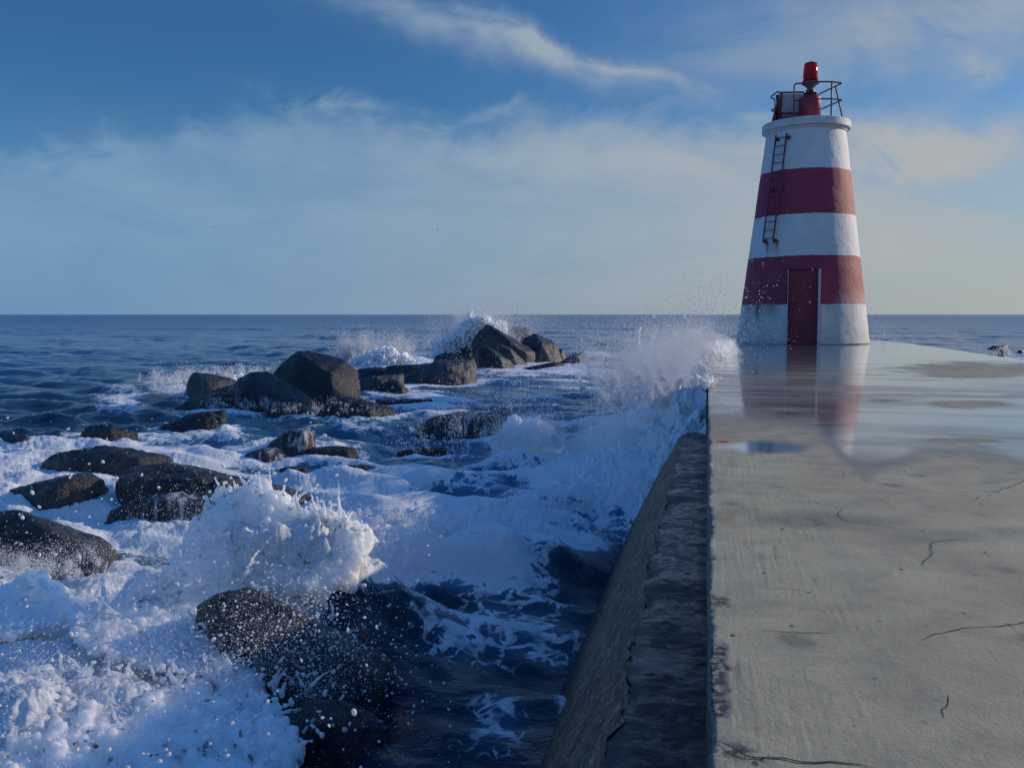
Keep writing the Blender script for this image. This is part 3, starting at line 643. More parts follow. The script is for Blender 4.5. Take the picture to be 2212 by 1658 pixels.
rock('grey boulder with flat sloping top, left of the black round boulder', [(122,572),(140,502),(166,464),(232,465),(330,490),(384,502),(392,560),(330,600),(160,604)], c3, 602, 1.5, 'rock_grey', [(236,510,-.4),(225,600,-.5)], .04, dd=.3)
rock('small dark rock peeping out behind the grey sloping boulder', [(272,492),(280,464),(330,458),(380,462),(404,490)], c3, 500, .9, 'rock_dark', dd=.9)
rock('low black rock skirting the foot of the grey sloping boulder', [(66,645),(130,610),(210,590),(300,560),(345,580),(320,650),(220,650)], c3, 652, 1.0, 'rock_dark', dd=-.1)
rock('long low dark slab running down left of the round black boulder', [(-30,770),(0,735),(90,700),(160,668),(250,655),(332,652),(336,672),(200,712),(60,750)], c3, 745, .8, 'rock_dark', amp=.04)
rock('small brown rock with foam curling over it below the round black boulder', [(528,645),(560,615),(640,608),(715,615),(752,640),(748,668),(640,672)], c3, 670, .8, 'rock_brown', dd=-.2)
rock('flat dark slab awash below the pale faced boulder', [(784,672),(795,636),(880,592),(960,585),(1080,608),(1168,640),(1180,660),(1050,674),(880,680)], c3, 680, 1.0, 'rock_dark')
rock('thin black slab barely above the foam behind the flat slab', [(1085,606),(1160,596),(1260,592),(1370,598),(1300,612),(1180,616)], c3, 618, .7, 'rock_dark')
rock('flat topped dark rock of the low middle row, farthest left', [(985,470),(992,448),(1080,436),(1160,442),(1235,452),(1230,480)], c3, 492, 1.5, 'rock_dark', dd=.6)
rock('low grey rock with wet streaked front beside the pale faced boulder', [(1000,535),(1005,495),(1080,480),(1180,470),(1225,470),(1222,505),(1120,540)], c3, 540, 1.3, 'rock_grey')
rock('small pointed dark rock sitting before the low middle row', [(1072,556),(1110,525),(1160,500),(1190,502),(1226,535),(1252,552),(1160,562)], c3, 560, .8, 'rock_dark')
rock('long smooth dark rock on top of the low middle row', [(1120,450),(1140,432),(1250,420),(1360,420),(1430,440),(1440,470),(1220,472)], c3, 500, 1.6, 'rock_dark', dd=.3)
rock('broad dark rock with glistening front at the right end of the low row', [(1196,520),(1206,490),(1290,455),(1380,405),(1480,400),(1575,398),(1592,430),(1580,472),(1500,508),(1400,515),(1300,530)], c3, 522, 1.6, 'rock_grey', [(1420,440,-.4)], .06)
rock('dark hump behind the glistening low rock', [(1376,405),(1384,382),(1430,364),(1470,366),(1500,390),(1520,405)], c3, 440, 1.1, 'rock_dark', dd=1.0)
rock('tiny dark rock in front of the breaking foam left of the island', [(1250,418),(1258,404),(1278,402),(1290,416)], c3, 425, .5, 'rock_dark', dd=1.0)
# the island of tilted blocks
rock('tall tilted slab at the left peak of the far rock island', [(242,400),(250,360),(300,280),(366,224),(420,240),(520,300),(640,380),(756,440),(752,490),(720,538),(640,520),(420,480),(300,470)], cB, 560, 2.0, 'rock_brown', [(400,236,-.1),(545,345,-.4),(690,445,-.42),(460,365,-.45)], .035, dd=1.0, front=.4)
rock('dark slanting block leaning at the lower left of the far rock island', [(262,480),(300,420),(330,384),(380,400),(470,460),(560,510),(606,575),(500,594),(380,560)], cB, 590, 1.3, 'rock_dark', [(470,480,-.4),(500,590,-.45)], .04, dd=.1)
rock('smooth grey slab propped between the slanting block and the tall slab', [(450,420),(464,372),(500,388),(560,410),(640,480),(700,548),(640,558),(600,560),(520,480)], cB, 575, 1.1, 'rock_grey', [(560,440,-.3)], .03, dd=.5)
rock('rounded grey rock at the back of the far island', [(490,300),(500,262),(570,246),(650,238),(700,256),(752,290),(760,330),(600,400)], cB, 470, 1.8, 'rock_grey', [], .05, dd=2.4)
rock('big square block with speckled front on the right of the far island', [(620,400),(660,330),(752,296),(850,340),(905,362),(930,420),(960,480),(968,505),(860,530),(740,545),(700,480)], cB, 545, 1.9, 'rock_grey', [(806,385,-.45),(800,525,-.5),(912,380,-.2)], .045, dd=.9)
rock('small jagged dark rock at the right shoulder of the far island', [(925,490),(930,425),(960,414),(990,448),(998,490),(960,505)], cB, 520, .8, 'rock_dark', dd=1.4)
rock('wedge shaped block pointing right beyond the far island', [(935,530),(990,494),(1080,452),(1135,442),(1155,480),(1168,515),(1112,545),(1020,545)], cB, 545, 1.2, 'rock_grey', [(1090,470,-.35)], .04, dd=.2)
rock('low dark shelf rock along the foot of the far island', [(610,580),(680,560),(760,545),(880,522),(960,522),(1028,560),(1020,585),(800,585)], cB, 586, 1.0, 'rock_dark', amp=.05)
rock('low shelf rock under the wedge shaped block', [(1000,560),(1040,540),(1110,545),(1180,575),(1120,584)], cB, 584, .7, 'rock_dark')
rock('dark upright rock at the left foot of the far island', [(146,450),(158,412),(210,404),(238,410),(250,470),(200,490)], cB, 500, .9, 'rock_brown', dd=.7)
rock('rounded dark rock left of the upright rock by the far island', [(-20,480),(20,456),(80,446),(140,462),(230,486),(340,540),(350,556),(200,550)], cB, 560, 1.3, 'rock_dark', dd=.2)
rock('small dark wedge in the foam right of the far island', [(1165,503),(1200,484),(1240,473),(1270,476),(1284,496)], cB, 505, .6, 'rock_dark')
rock('thin black rock nearest the pier splash in the channel', [(1264,536),(1290,522),(1326,522),(1328,542)], cB, 546, .5, 'rock_dark')
rock('low speckled black rocks half hidden in the spray of the channel', [(1290,498),(1320,482),(1420,490),(1500,496),(1545,530),(1460,540),(1380,516)], cB, 535, .8, 'rock_dark')
# lagoon rocks
rock('flat topped rock with white water running down its front in the middle of the lagoon', [(1290,738),(1330,708),(1400,680),(1500,662),(1650,655),(1750,655),(1775,690),(1730,768),(1680,782),(1610,772),(1450,752)], c3, 775, 1.0, 'rock_run', [(1660,690,-.35),(1740,690,-.2)], .04)
rock('brown rock with water pouring off its left side', [(520,860),(560,810),(610,776),(650,752),(750,740),(782,764),(765,820),(725,862),(640,890)], c3, 880, .9, 'rock_run', [(720,765,-.3)], .05)
rock('rounded rock under thin running water beside the brown pouring rock', [(400,905),(440,868),(520,842),(600,846),(640,888),(560,908),(470,910)], c3, 912, .6, 'rock_run', dd=0)
rock('long flat black rock awash in the lagoon foam', [(645,882),(700,858),(780,840),(900,832),(985,845),(990,872),(860,886)], c3, 888, .6, 'rock_dark')
rock('flat brown rock awash to the right in the lagoon', [(1190,862),(1250,850),(1350,840),(1436,840),(1442,868),(1330,872)], c3, 874, .5, 'rock_brown')
rock('small dark rock poking from foam below the long flat black rock', [(925,944),(950,930),(1030,926),(1095,944),(1105,972),(1040,978)], c3, 978, .5, 'rock_dark')
rock('dark rock edge behind the white foam crest', [(588,985),(600,948),(660,936),(740,940),(720,965),(640,988)], c3, 988, .45, 'rock_dark')
# near left group
rock('long brown boulder wet with spray drops behind the near white splash', [(493,520),(490,455),(520,395),(600,362),(700,352),(850,378),(950,388),(1100,420),(1250,458),(1345,500),(1392,552),(1200,560),(900,520),(600,520)], c4, 560, 1.3, 'rock_brown', [(520,430,-.35),(760,420,-.35)], .045)
rock('long grey boulder with a rounded left shoulder beyond the brown boulder', [(160,432),(175,352),(240,312),(350,286),(450,280),(560,290),(640,302),(730,322),(740,345),(620,360),(500,410),(300,440)], c4, 425, 1.2, 'rock_brown', [(260,350,-.3)], .05)
rock('dark humped boulder at the edge of the open sea on the left', [(325,284),(348,222),(380,192),(470,186),(520,198),(590,225),(560,255),(490,278)], c4, 280, .9, 'rock_dark', [(470,210,-.3)], .045)
rock('low dark rock at the far left edge of the water', [(-60,300),(-30,262),(50,240),(112,238),(160,270),(176,292),(60,304)], c4, 300, .8, 'rock_brown')
rock('tiny dark rock left of the humped boulder', [(240,305),(250,288),(300,285),(312,300)], c4, 305, .4, 'rock_dark')
rock('sunlit tilted slab at left with a speckled edge', [(-20,520),(0,480),(60,466),(200,420),(300,394),(392,390),(440,430),(462,468),(380,480),(300,490),(180,585),(60,555)], c4, 560, 1.1, 'rock_brown', [(300,430,-.25),(200,480,-.35)], .045)
rock('tiny dark rock tucked behind the sunlit tilted slab', [(-10,455),(0,438),(60,430),(96,440),(70,462)], c4, 462, .4, 'rock_dark')
rock('dark broad boulder at the left border with white water at its foot', [(-120,850),(-60,570),(0,556),(80,556),(200,590),(330,640),(450,682),(502,722),(512,765),(450,805),(400,862),(200,860)], c4, 850, 1.0, 'rock_brown', [(200,640,-.35),(420,730,-.35)], .05)
rock('rock under streaming white water below the brown boulder', [(430,640),(470,560),(600,500),(760,480),(920,490),(960,530),(860,600),(640,640)], c4, 640, .6, 'rock_run', dd=.1)
rock('great dark slab in the near splash with a sunlit brown top edge', [(215,720),(300,668),(400,628),(520,612),(700,690),(850,760),(1000,850),(1150,930),(1300,1010),(1420,1100),(1480,1200),(1440,1330),(1200,1400),(900,1380),(620,1240),(330,900)], c8, 1400, 1.2, 'rock_dark', [(560,760,-.20),(800,850,-.30),(1100,1040,-.32),(700,1100,-.55)], .030, dd=.25, res=.020, fh=.7)
rock('dark grey rock at the bottom edge under the spray drops', [(600,1640),(640,1450),(740,1340),(860,1270),(1020,1260),(1200,1330),(1320,1430),(1380,1560),(1340,1760),(700,1760)], c8, 1720, .8, 'rock_dark', [(900,1400,-.3)], .04, res=.016)
rock('small black rock tip in the dark water before the sea wall', [(1725,1310),(1735,1275),(1765,1262),(1800,1270),(1850,1295),(1880,1320)], c8, 1320, .3, 'rock_dark')
# beyond the right side of the pier
rock('grey sunlit rock washed by foam beyond the right edge of the pier', [(1645,560),(1660,530),(1720,490),(1790,456),(1860,456),(1990,443),(2010,470),(2025,525),(1960,612),(1800,600)], cR, 600, 1.2, 'rock_grey', [(1840,470,-.3),(1900,560,-.3)], .05, group=None)
rock('low dark rock at the far right border beyond the pier', [(2110,545),(2130,520),(2180,512),(2260,530),(2260,550)], cR, 555, .8, 'rock_dark', group=None)

# ------------------------------------------------------------------ sea surface: waves, foam, swash humps
a_d = np.radians(np.concatenate([np.linspace(-100, -47, 70, endpoint=False), np.linspace(-47, 22, 1250, endpoint=False), np.linspace(22, 110, 80)]))
rads = [1.0]; 
while rads[-1] < 14000:
    r0 = rads[-1]; rads.append(r0*(1.0055 if r0 < 26 else 1.009 if r0 < 160 else 1.03 if r0 < 900 else 1.12))
rads = np.array(rads)
AA, RRg = np.meshgrid(a_d, rads)
X = (RRg*np.sin(AA)); Y = (RRg*np.cos(AA)); shp = X.shape
dr = RRg*np.where(RRg < 26, .0055, np.where(RRg < 160, .009, .03))
px_, py_ = project(np.stack([X, Y, np.full_like(X, SEA)], -1))
front = Y*math.cos(YAW)-X*math.sin(YAW) > .3
px_ = np.where(front, px_, -9e3)
def E(cx, cy, rx, ry, p=2.0):       # soft patch laid on the water, 1 inside
    return np.exp(-(((px_-cx)/rx)**2+((py_-cy)/ry)**2)**(p/2))
n_a = fbm(X*.45, Y*.45, 1., 4); n_b = fbm(X*1.5, Y*1.5, 4., 5, .55)
def poly_mask(pts, soft):
    pts = np.array(pts, float); ins = np.zeros(shp, bool); j_ = len(pts)-1
    for i_ in range(len(pts)):
        (xi, yi), (xj, yj) = pts[i_], pts[j_]
        ins ^= ((yi > py_) != (yj > py_)) & (px_ < (xj-xi)*(py_-yi)/(yj-yi+1e-9)+xi); j_ = i_
    d = seg_dist(px_.astype(np.float32), (py_*1.6).astype(np.float32), [(a, b*1.6) for a, b in np.vstack([pts, pts[:1]])])
    return sstep(np.where(ins, d, -d)+soft*1.1*n_a, -soft, soft)
lag = poly_mask([(430,880),(640,900),(800,830),(1010,815),(1260,775),(1420,750),(1535,745),(1535,930),(1420,1080),(1310,1230),(1000,1280),(600,1240),(240,1180),(-80,1180),(-80,980),(60,960),(330,930)], 26)
foam = .47*lag
foam = np.maximum.reduce([foam, 1.0*E(1350,1060,230,150,4), 1.0*E(1020,1180,330,88,4), .95*E(720,1215,260,110,4), 1.0*E(300,1540,420,330,6), .95*E(1440,900,110,150,4),
    .95*E(830,785,130,26,3), .85*E(470,835,170,30,3), .62*E(260,865,70,40), .75*E(60,1010,110,40,3), .75*E(200,1090,90,50,3), .66*E(620,935,220,45,3), .85*E(1160,985,110,60,3), .52*E(540,985,250,40),
    .62*E(780,1060,320,60,3), .62*E(1100,1260,240,50), .50*E(1180,1330,150,60), .52*E(1222,1500,34,120,3), .44*E(1070,1600,90,80), .50*E(1080,1385,260,95,3), .70*E(2180,772,60,10), .6*E(1900,742,40,8), .60*E(1310,770,110,14), .56*E(1050,800,260,30,3)])
foam = foam - .50*E(1265,1255,60,34) - .35*E(1200,880,170,16) - .3*E(1120,838,200,10) - .25*E(1330,860,80,14) - .35*E(880,1010,170,14) - .3*E(1000,1080,120,16) - .2*E(820,905,90,14) + .16*n_a + .10*n_b
# foam collars round the rocks
col = np.zeros(shp)
for (rx_, ry_, ra, rb) in ROCKS:
    if abs(rx_) > 60: continue
    d2 = ((X-rx_)/(ra+.25))**2+((Y-ry_)/(rb+.3))**2
    col = np.maximum(col, np.exp(-np.clip(d2-.8, 0, 9)**1.5*1.2))
foam = np.maximum(foam, col*(.55*sstep(lag, 0, 1)+.34)*sstep(RRg, 4.5, 8.0) + .2*n_a)
foam = np.where(front & (RRg < 120), np.clip(foam, 0, 1.15), 0)
# humps
Hh = np.zeros(shp)
def hump(cx, cy, rx, ry, h, skew=0.0, p=2.0, ang=0.0):
    g = ground(cx, cy); u = (X-g[0])*RIGHT[0]+(Y-g[1])*RIGHT[1]; v = (X-g[0])*HEAD[0]+(Y-g[1])*HEAD[1]
    if ang: u, v = u*math.cos(ang)+v*math.sin(ang), -u*math.sin(ang)+v*math.cos(ang)
    vv = np.where(v > 0, v/ry, v/(ry*(1-skew))); d = np.sqrt((u/rx)**2+vv**2)
    return h*np.exp(-d**p)
for a in ((600,1370,.95,.50,.78,.2,2.5), (330,1430,.95,.55,.30), (180,1600,.80,.70,.20), (520,1640,.35,.45,.12), (-60,1330,.7,.5,.35),
          (1000,1245,1.15,.42,.40,.2,2.6), (720,1235,.8,.4,.40), (1130,1190,1.1,.6,.40), (1230,1130,.9,.6,.45), (1300,1010,1.3,1.0,.40), (1000,1065,1.6,.35,.26,0,2,.1), (700,1060,1.2,.35,.22), (560,965,1.7,.5,.25),
          (1142,1022,.70,.50,.34,.3,2.0), (840,800,2.6,.9,.35), (740,795,1.6,.8,.25), (470,838,2.2,.8,.28), (1060,760,2.2,1.0,.3), (1250,770,3.,.8,.3), (150,1100,.9,.4,.04), (60,1010,1.4,.5,.06), (860,925,1.5,.35,.22), (1330,800,2.2,.5,.28), (1150,830,2.,.4,.22)):
    Hh = np.maximum(Hh, hump(*a))
# the wave riding up the sea wall
wl = np.interp(Y, [7.6, 8.3, 9.0, 9.7, 11, 13, 17, 20.5, 25], [0, .10, .62, 1.02, 1.22, 1.42, 1.46, 1.0, .25])
xo = np.clip(-X, 0, 9)
wallh = wl*(.62*np.exp(-(xo/.75)**1.6)+.38*np.exp(-(xo/2.3)**2))*(X < 0.6)*(1+.10*n_b)
Hh = np.maximum(Hh, wallh)
foam = np.maximum(foam, sstep(wallh, .10, .45)*1.05*(X < .5))
foam = np.maximum(foam, sstep(Hh, .22, .5)*.95*(RRg < 60))
foam = np.clip(foam, 0, 1.1)
# swell and chop
Zw = np.zeros(shp); rw = np.random.default_rng(5)
for k in range(46):
    lam = .35*1.108**k
    A_ = .0105*lam**.62*(1 if lam < .5 else 1.5 if lam < 3 else .5); th_ = R(205)+rw.normal()*.55; kx, ky = math.sin(th_), math.cos(th_)
    att = sstep(lam/dr, 2.2, 5.0)
    ph = (X*kx+Y*ky)*2*math.pi/lam + rw.uniform(0, 6.28) + 1.6*n_a
    sn = np.sin(ph); Zw += A_*att*(sn + .35*np.sin(2*ph+.6)*.5)
calm = np.where(X > X1, .9, 1.0)*(1-.35*lag)
bil = fbm(X*2.2, Y*2.2, 2.+Hh*2.2, 5, .56, billow=True)
bil2 = fbm(X*7.0, Y*7.0, 9.+Hh*7, 4, .6, billow=True)
fw = sstep(foam, .35, .9)*(RRg < 70)
foam = np.clip(foam + (foam > .12)*(RRg < 90)*(.25+.75*lag)*np.clip(Zw*4.6+n_b*.26-.06, -.38, .4)*(foam < .93), 0, 1.1)
Zs = SEA + Zw*calm*(1+.35*lag) + Hh*(1+.22*n_b) + fw*(.045+.20*np.clip(Hh, 0, .9))*bil*sstep(dr*1.0, .3, .05) + fw*(.020+.060*np.clip(Hh, 0, .8))*bil2 
lx = fw*np.clip(Hh, 0, 1)*.22*fbm(X*3.1, Y*3.1, 20.+Hh*3, 4); ly = fw*np.clip(Hh, 0, 1)*.22*fbm(X*3.1, Y*3.1, 40.+Hh*3, 4)
Xs = X+lx; Ys = Y+ly
under = (Xs > X0-.015) & (Xs < X1+.05) & (Ys < 30.7)
Xs = np.where((X < X0-.02) & under, X0-.02, Xs)
under = (X > X0-.02) & (X < X1+.1) & (Y < 30.7)
Zs = np.where(under, np.minimum(Zs, -1.62), Zs)
aer = np.clip(.70*sstep(foam, .2, .8)+.50*lag, 0, 1)
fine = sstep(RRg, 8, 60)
keep = ~(under[:-1, :-1] & under[1:, 1:] & under[:-1, 1:] & under[1:, :-1])
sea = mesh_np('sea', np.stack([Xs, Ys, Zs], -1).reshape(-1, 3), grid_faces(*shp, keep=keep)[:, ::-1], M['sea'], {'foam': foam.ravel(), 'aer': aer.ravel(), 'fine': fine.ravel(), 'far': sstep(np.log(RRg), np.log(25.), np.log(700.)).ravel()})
tag(sea, 'rough deep blue sea with white foam between the rocks and the pier', 'sea', kind='structure')
def sea_z(x, y):       # height of the water near a point
    a = math.atan2(x, y); r_ = math.hypot(x, y); i_ = min(len(rads)-1, int(np.searchsorted(rads, r_))); j_ = min(len(a_d)-1, int(np.searchsorted(a_d, a))); return float(Zs[i_, j_])

# ------------------------------------------------------------------ spray
OCT = np.array([(1,0,0),(-1,0,0),(0,1,0),(0,-1,0),(0,0,1),(0,0,-1)], np.float32)
OCF = np.array([(0,2,4),(2,1,4),(1,3,4),(3,0,4),(2,0,5),(1,2,5),(3,1,5),(0,3,5)], np.int64)
def ico(n):
    bm = bmesh.new(); bmesh.ops.create_icosphere(bm, subdivisions=n, radius=1.0); bm.verts.ensure_lookup_table(); bm.verts.index_update()
    v = np.array([q.co[:] for q in bm.verts], np.float32); f = np.array([[q.index for q in p.verts] for p in bm.faces], np.int64); bm.free(); return v, f
ICO1 = ico(2)
def replicate(base, faces, P, rad, stretch=None):
    n = len(P); nb_ = len(base)
    V = base[None]*rad[:, None, None]
    if stretch is not None:     # (n,3) direction * extra length
        L = np.linalg.norm(stretch, axis=1, keepdims=True)+1e-9; dn = stretch/L; pr = np.einsum('nij,nj->ni', V, dn); V = V + pr[..., None]*dn[:, None]*L[:, None]
    V = V + P[:, None]
    return V.reshape(-1, 3), (faces[None]+(np.arange(n)*nb_)[:, None, None]).reshape(-1, 3)
def spray_object(name, label, P, rad, vel=None, big_r=.006, cat='splash'):
    P = np.asarray(P, np.float32); rad = np.asarray(rad, np.float32)
    ok = ~((P[:, 0] > X0) & (P[:, 0] < X1) & (P[:, 1] < 30.3) & (P[:, 2] < .01)); P, rad = P[ok], rad[ok]
    vel = vel[ok] if vel is not None else RNG.normal(size=P.shape).astype(np.float32)*.3
    scr = rad/np.maximum(P@HEAD.astype(np.float32), .5)      # apparent size decides how round the drop is modelled
    big = scr > .0010
    V1, F1 = replicate(ICO1[0], ICO1[1], P[big], rad[big], vel[big])
    if big.any():
        q = V1*52; V1 = V1 + (np.stack([perlin(q[:, 0]*.6, q[:, 1]*.6, q[:, 2]*.6), perlin(q[:, 0]*.6+9, q[:, 1]*.6, q[:, 2]*.6), perlin(q[:, 0]*.6, q[:, 1]*.6+9, q[:, 2]*.6)], -1)*.75)*np.repeat(rad[big], len(ICO1[0]))[:, None]
    V2, F2 = replicate(OCT, OCF, P[~big], rad[~big])
    ob = mesh_np(name, np.vstack([V1, V2]), np.vstack([F1, F2+len(V1)]), M['spray'], origin=(float(P[:, 0].mean()), float(P[:, 1].mean()), float(P[:, 2].min())))
    tag(ob, label, cat, kind='stuff'); return ob
G = 9.81
def jets(n, origin_fn, njet, vmin, vmax, lean=(0, 0), spread=.35, tight=.10, rmin=.002, rmax=.008, rng=RNG, tfrac=(0.05, 1.5)):
    """ballistic fingers of spray: each jet leaves an origin with its own direction, drops fan out along it"""
    O = origin_fn(njet, rng); v = rng.uniform(vmin, vmax, njet)**1.0
    D = np.stack([lean[0]+rng.normal(0, spread, njet), lean[1]+rng.normal(0, spread, njet), np.ones(njet)], -1); D /= np.linalg.norm(D, axis=1, keepdims=True)
    k = rng.integers(0, njet, n); tup = v[k]/G; tt = tup*rng.uniform(tfrac[0], tfrac[1], n)
    vel = D[k]*v[k, None]*rng.normal(1, .10, (n, 1)) + rng.normal(0, tight, (n, 3))*v[k, None]
    P = O[k] + vel*tt[:, None] + np.array([0, 0, -.5*G])*tt[:, None]**2 + rng.normal(0, .012, (n, 3))
    r = rmin*(rmax/rmin)**(rng.random(n)**2.6); vt = vel+np.array([0, 0, -G])*tt[:, None]
    return P.astype(np.float32), r.astype(np.float32), (vt*.10*rng.random((n, 1))).astype(np.float32)
def keep_above(P, r, v, dz=-.06):
    i_ = np.clip(np.searchsorted(rads, np.hypot(P[:, 0], P[:, 1])), 0, len(rads)-1); j_ = np.clip(np.searchsorted(a_d, np.arctan2(P[:, 0], P[:, 1])), 0, len(a_d)-1)
    ok = P[:, 2] > Zs[i_, j_]+dz; return P[ok], r[ok], v[ok]
def cat3(*ts): return tuple(np.concatenate([t_[k] for t_ in ts]) for k in range(3))
def line_origin(pts, w_, z0):
    pts = [np.array(p_) for p_ in pts]
    def f(n, rng):
        s_ = rng.random(n)*(len(pts)-1); i_ = np.minimum(s_.astype(int), len(pts)-2); fr_ = (s_-i_)[:, None]; A_ = np.array(pts)
        P = A_[i_]*(1-fr_)+A_[i_+1]*fr_; P = P+rng.normal(0, w_, (n, 3))*np.array([1, 1, .3]); P[:, 2] += z0; return P
    return f
r1 = np.random.default_rng(21)
gz = lambda x, y, z=SEA: ground(x, y, z)
# near splash
s1 = jets(50000, line_origin([gz(330,1420), gz(470,1385), gz(620,1365), gz(760,1350)], .16, .45), 130, 1.2, 3.4, (.04, -.1), .32, .10, .0011, .0050, r1)
s2 = jets(60000, line_origin([gz(40,1640), gz(250,1560), gz(480,1560), gz(600,1600)], .22, .15), 110, 1.0, 3.0, (.10, -.05), .35, .12, .0010, .0045, r1)
s3 = jets(9000, line_origin([gz(560,1560), gz(620,1480), gz(560,1400)], .12, .25), 50, 1.2, 3.2, (.55, -.1), .35, .16, .0018, .0075, r1)
s4 = jets(26000, line_origin([gz(-60,1330), gz(60,1310), gz(130,1290)], .15, .2), 50, .8, 2.3, (.05, 0), .3, .12, .0012, .0055, r1)
near = spray_object('near_splash', 'big white splash with flying drops bursting over the near rocks at lower left', *keep_above(*cat3(s1, s2, s3, s4)))
# loose drops hanging in the air over the left foreground
n = 5200; u = r1.random(n); pxs = r1.uniform(-60, 1000, n); dep = r1.uniform(2.6, 7.5, n)
pys = 1658-(1658-900)*r1.random(n)**1.35
prob = np.clip(1.15-(pxs/1000)*.9-(1658-pys)/1300, .05, 1); sel = r1.random(n) < prob
P = np.array([at_depth(a, b, c_) for a, b, c_ in zip(pxs[sel], pys[sel], dep[sel])]); rr_ = .0018*(4.2**(r1.random(len(P))**3.2))
ok = P[:, 2] > SEA+.1
spray_object('spray_drops', 'loose white water drops hanging in the air over the left foreground rocks', P[ok], rr_[ok], None, cat='water drops')
# splash along the pier wall
def wall_or(z0, ya, yb, xw):
    def f(n, rng):
        y_ = ya+(yb-ya)*rng.random(n); return np.stack([-.05-np.abs(rng.normal(0, xw, n)), y_, z0+np.interp(y_, [9, 12, 18, 21], [-.3, 0, 0, -.5])+rng.normal(0, .1, n)], -1)
    return f
p1 = jets(280000, wall_or(-.35, 11.5, 19.5, .75), 210, 1.3, 4.3, (-.08, 0), .26, .10, .0028, .010, r1)
p2 = jets(30000, wall_or(-.8, 9.3, 14, .6), 110, 1.0, 3.6, (-.10, 0), .25, .12, .002, .007, r1)
p3 = jets(3500, wall_or(.0, 15, 19, .2), 30, 3.0, 5.6, (.10, .15), .16, .10, .004, .014, r1)
p4 = jets(1200, lambda n, rng: np.stack([rng.normal(0, .03, n), 10.6+rng.normal(0, .12, n), rng.normal(0, .02, n)], -1), 24, .8, 2.2, (.25, 0), .5, .15, .003, .010, r1)
p5 = jets(9000, lambda n, rng: np.stack([-3.2+rng.normal(0, 1.0, n), 15+rng.normal(0, 1.6, n), -1.2+rng.normal(0, .1, n)], -1), 60, 1.5, 4.6, (.05, 0), .3, .1, .004, .010, r1)
pier = spray_object('pier_splash', 'tall bluish white splash thrown up against the sea wall before the lighthouse', *keep_above(*cat3(p1, p2, p3, p4, p5)))
# drops at the tower's foot
lc = LC
q1 = jets(1500, lambda n, rng: np.stack([lc[0]-1.5+rng.normal(0, .28, n), np.full(n, lc[1]-2.0)+rng.normal(0, .2, n), np.full(n, .02)], -1), 40, .8, 3.4, (0, 0), .25, .15, .006, .020, r1)
spray_object('spray_drops', 'splash of bright drops on the deck at the left foot of the lighthouse', q1[0], q1[1], q1[2], cat='water drops')
q2 = jets(1500, lambda n, rng: np.stack([lc[0]+2.5+rng.normal(0, .2, n), np.full(n, lc[1]+3.5)+rng.normal(0, .2, n), np.full(n, -.6)], -1), 26, 2.5, 5.0, (.12, 0), .12, .10, .008, .022, r1)
spray_object('splash', 'small white splash rising behind the right foot of the lighthouse', q2[0], q2[1], q2[2])
# sunlit dome of water in mid lagoon
g = gz(1142, 1010); q3 = jets(20000, lambda n, rng: np.stack([g[0]+rng.normal(0, .30, n), g[1]+rng.normal(0, .18, n), np.full(n, -1.15)], -1), 110, 1.2, 3.0, (0, -.05), .35, .10, .003, .010, r1)
dome = spray_object('splash', 'rounded sunlit burst of foam in the lagoon right of the flat topped rock', *keep_above(*q3))
# behind the far island and the breakers
g = gz(1020, 772); isl = lambda n, rng: np.stack([g[0]+rng.normal(0, 1.1, n)+.2, g[1]+1.5+rng.normal(0, .4, n), np.full(n, -1.3)], -1)
q4 = jets(90000, isl, 170, 2.5, 7.8, (.0, 0), .24, .08, .007, .026, r1)
plume = spray_object('splash', 'tall white plume of spray bursting behind the far rock island', *keep_above(*q4))
q5 = jets(36000, line_origin([gz(730,795), gz(800,792), gz(890,790)], .3, .3), 120, 1.5, 4.6, (0, 0), .28, .09, .009, .026, r1)
breaker = spray_object('splash', 'white breaker spraying up between the big boulder and the far island', *keep_above(*q5))
q6 = jets(16000, line_origin([gz(330,845), gz(440,835), gz(580,825)], .3, .15), 120, 1.0, 3.0, (0, 0), .3, .1, .007, .020, r1)
low_breaker = spray_object('splash', 'low white breaker rolling in behind the grey sloping boulder', *keep_above(*q6))
q7 = jets(3500, line_origin([gz(430,900), gz(540,890), gz(640,900), gz(760,905)], .2, .15), 100, .8, 2.2, (0, 0), .3, .12, .004, .012, r1)
q8 = jets(14000, line_origin([gz(780,1190), gz(950,1200), gz(1120,1190), gz(1290,1160)], .2, .3), 140, .6, 1.9, (0, -.05), .3, .12, .003, .008, r1)
crest = spray_object('splash', 'ragged line of spray off the foam crest across the lagoon', *keep_above(*cat3(q7, q8)))
g = gz(2150, 772); q9 = jets(3000, lambda n, rng: np.stack([g[0]+rng.normal(0, .8, n), g[1]+rng.normal(0, .4, n), np.full(n, -1.4)], -1), 40, 1., 2.6, (0, 0), .3, .1, .012, .03, r1)
spray_object('splash', 'foam breaking over the sunlit rock beyond the right edge of the pier', q9[0], q9[1], q9[2])

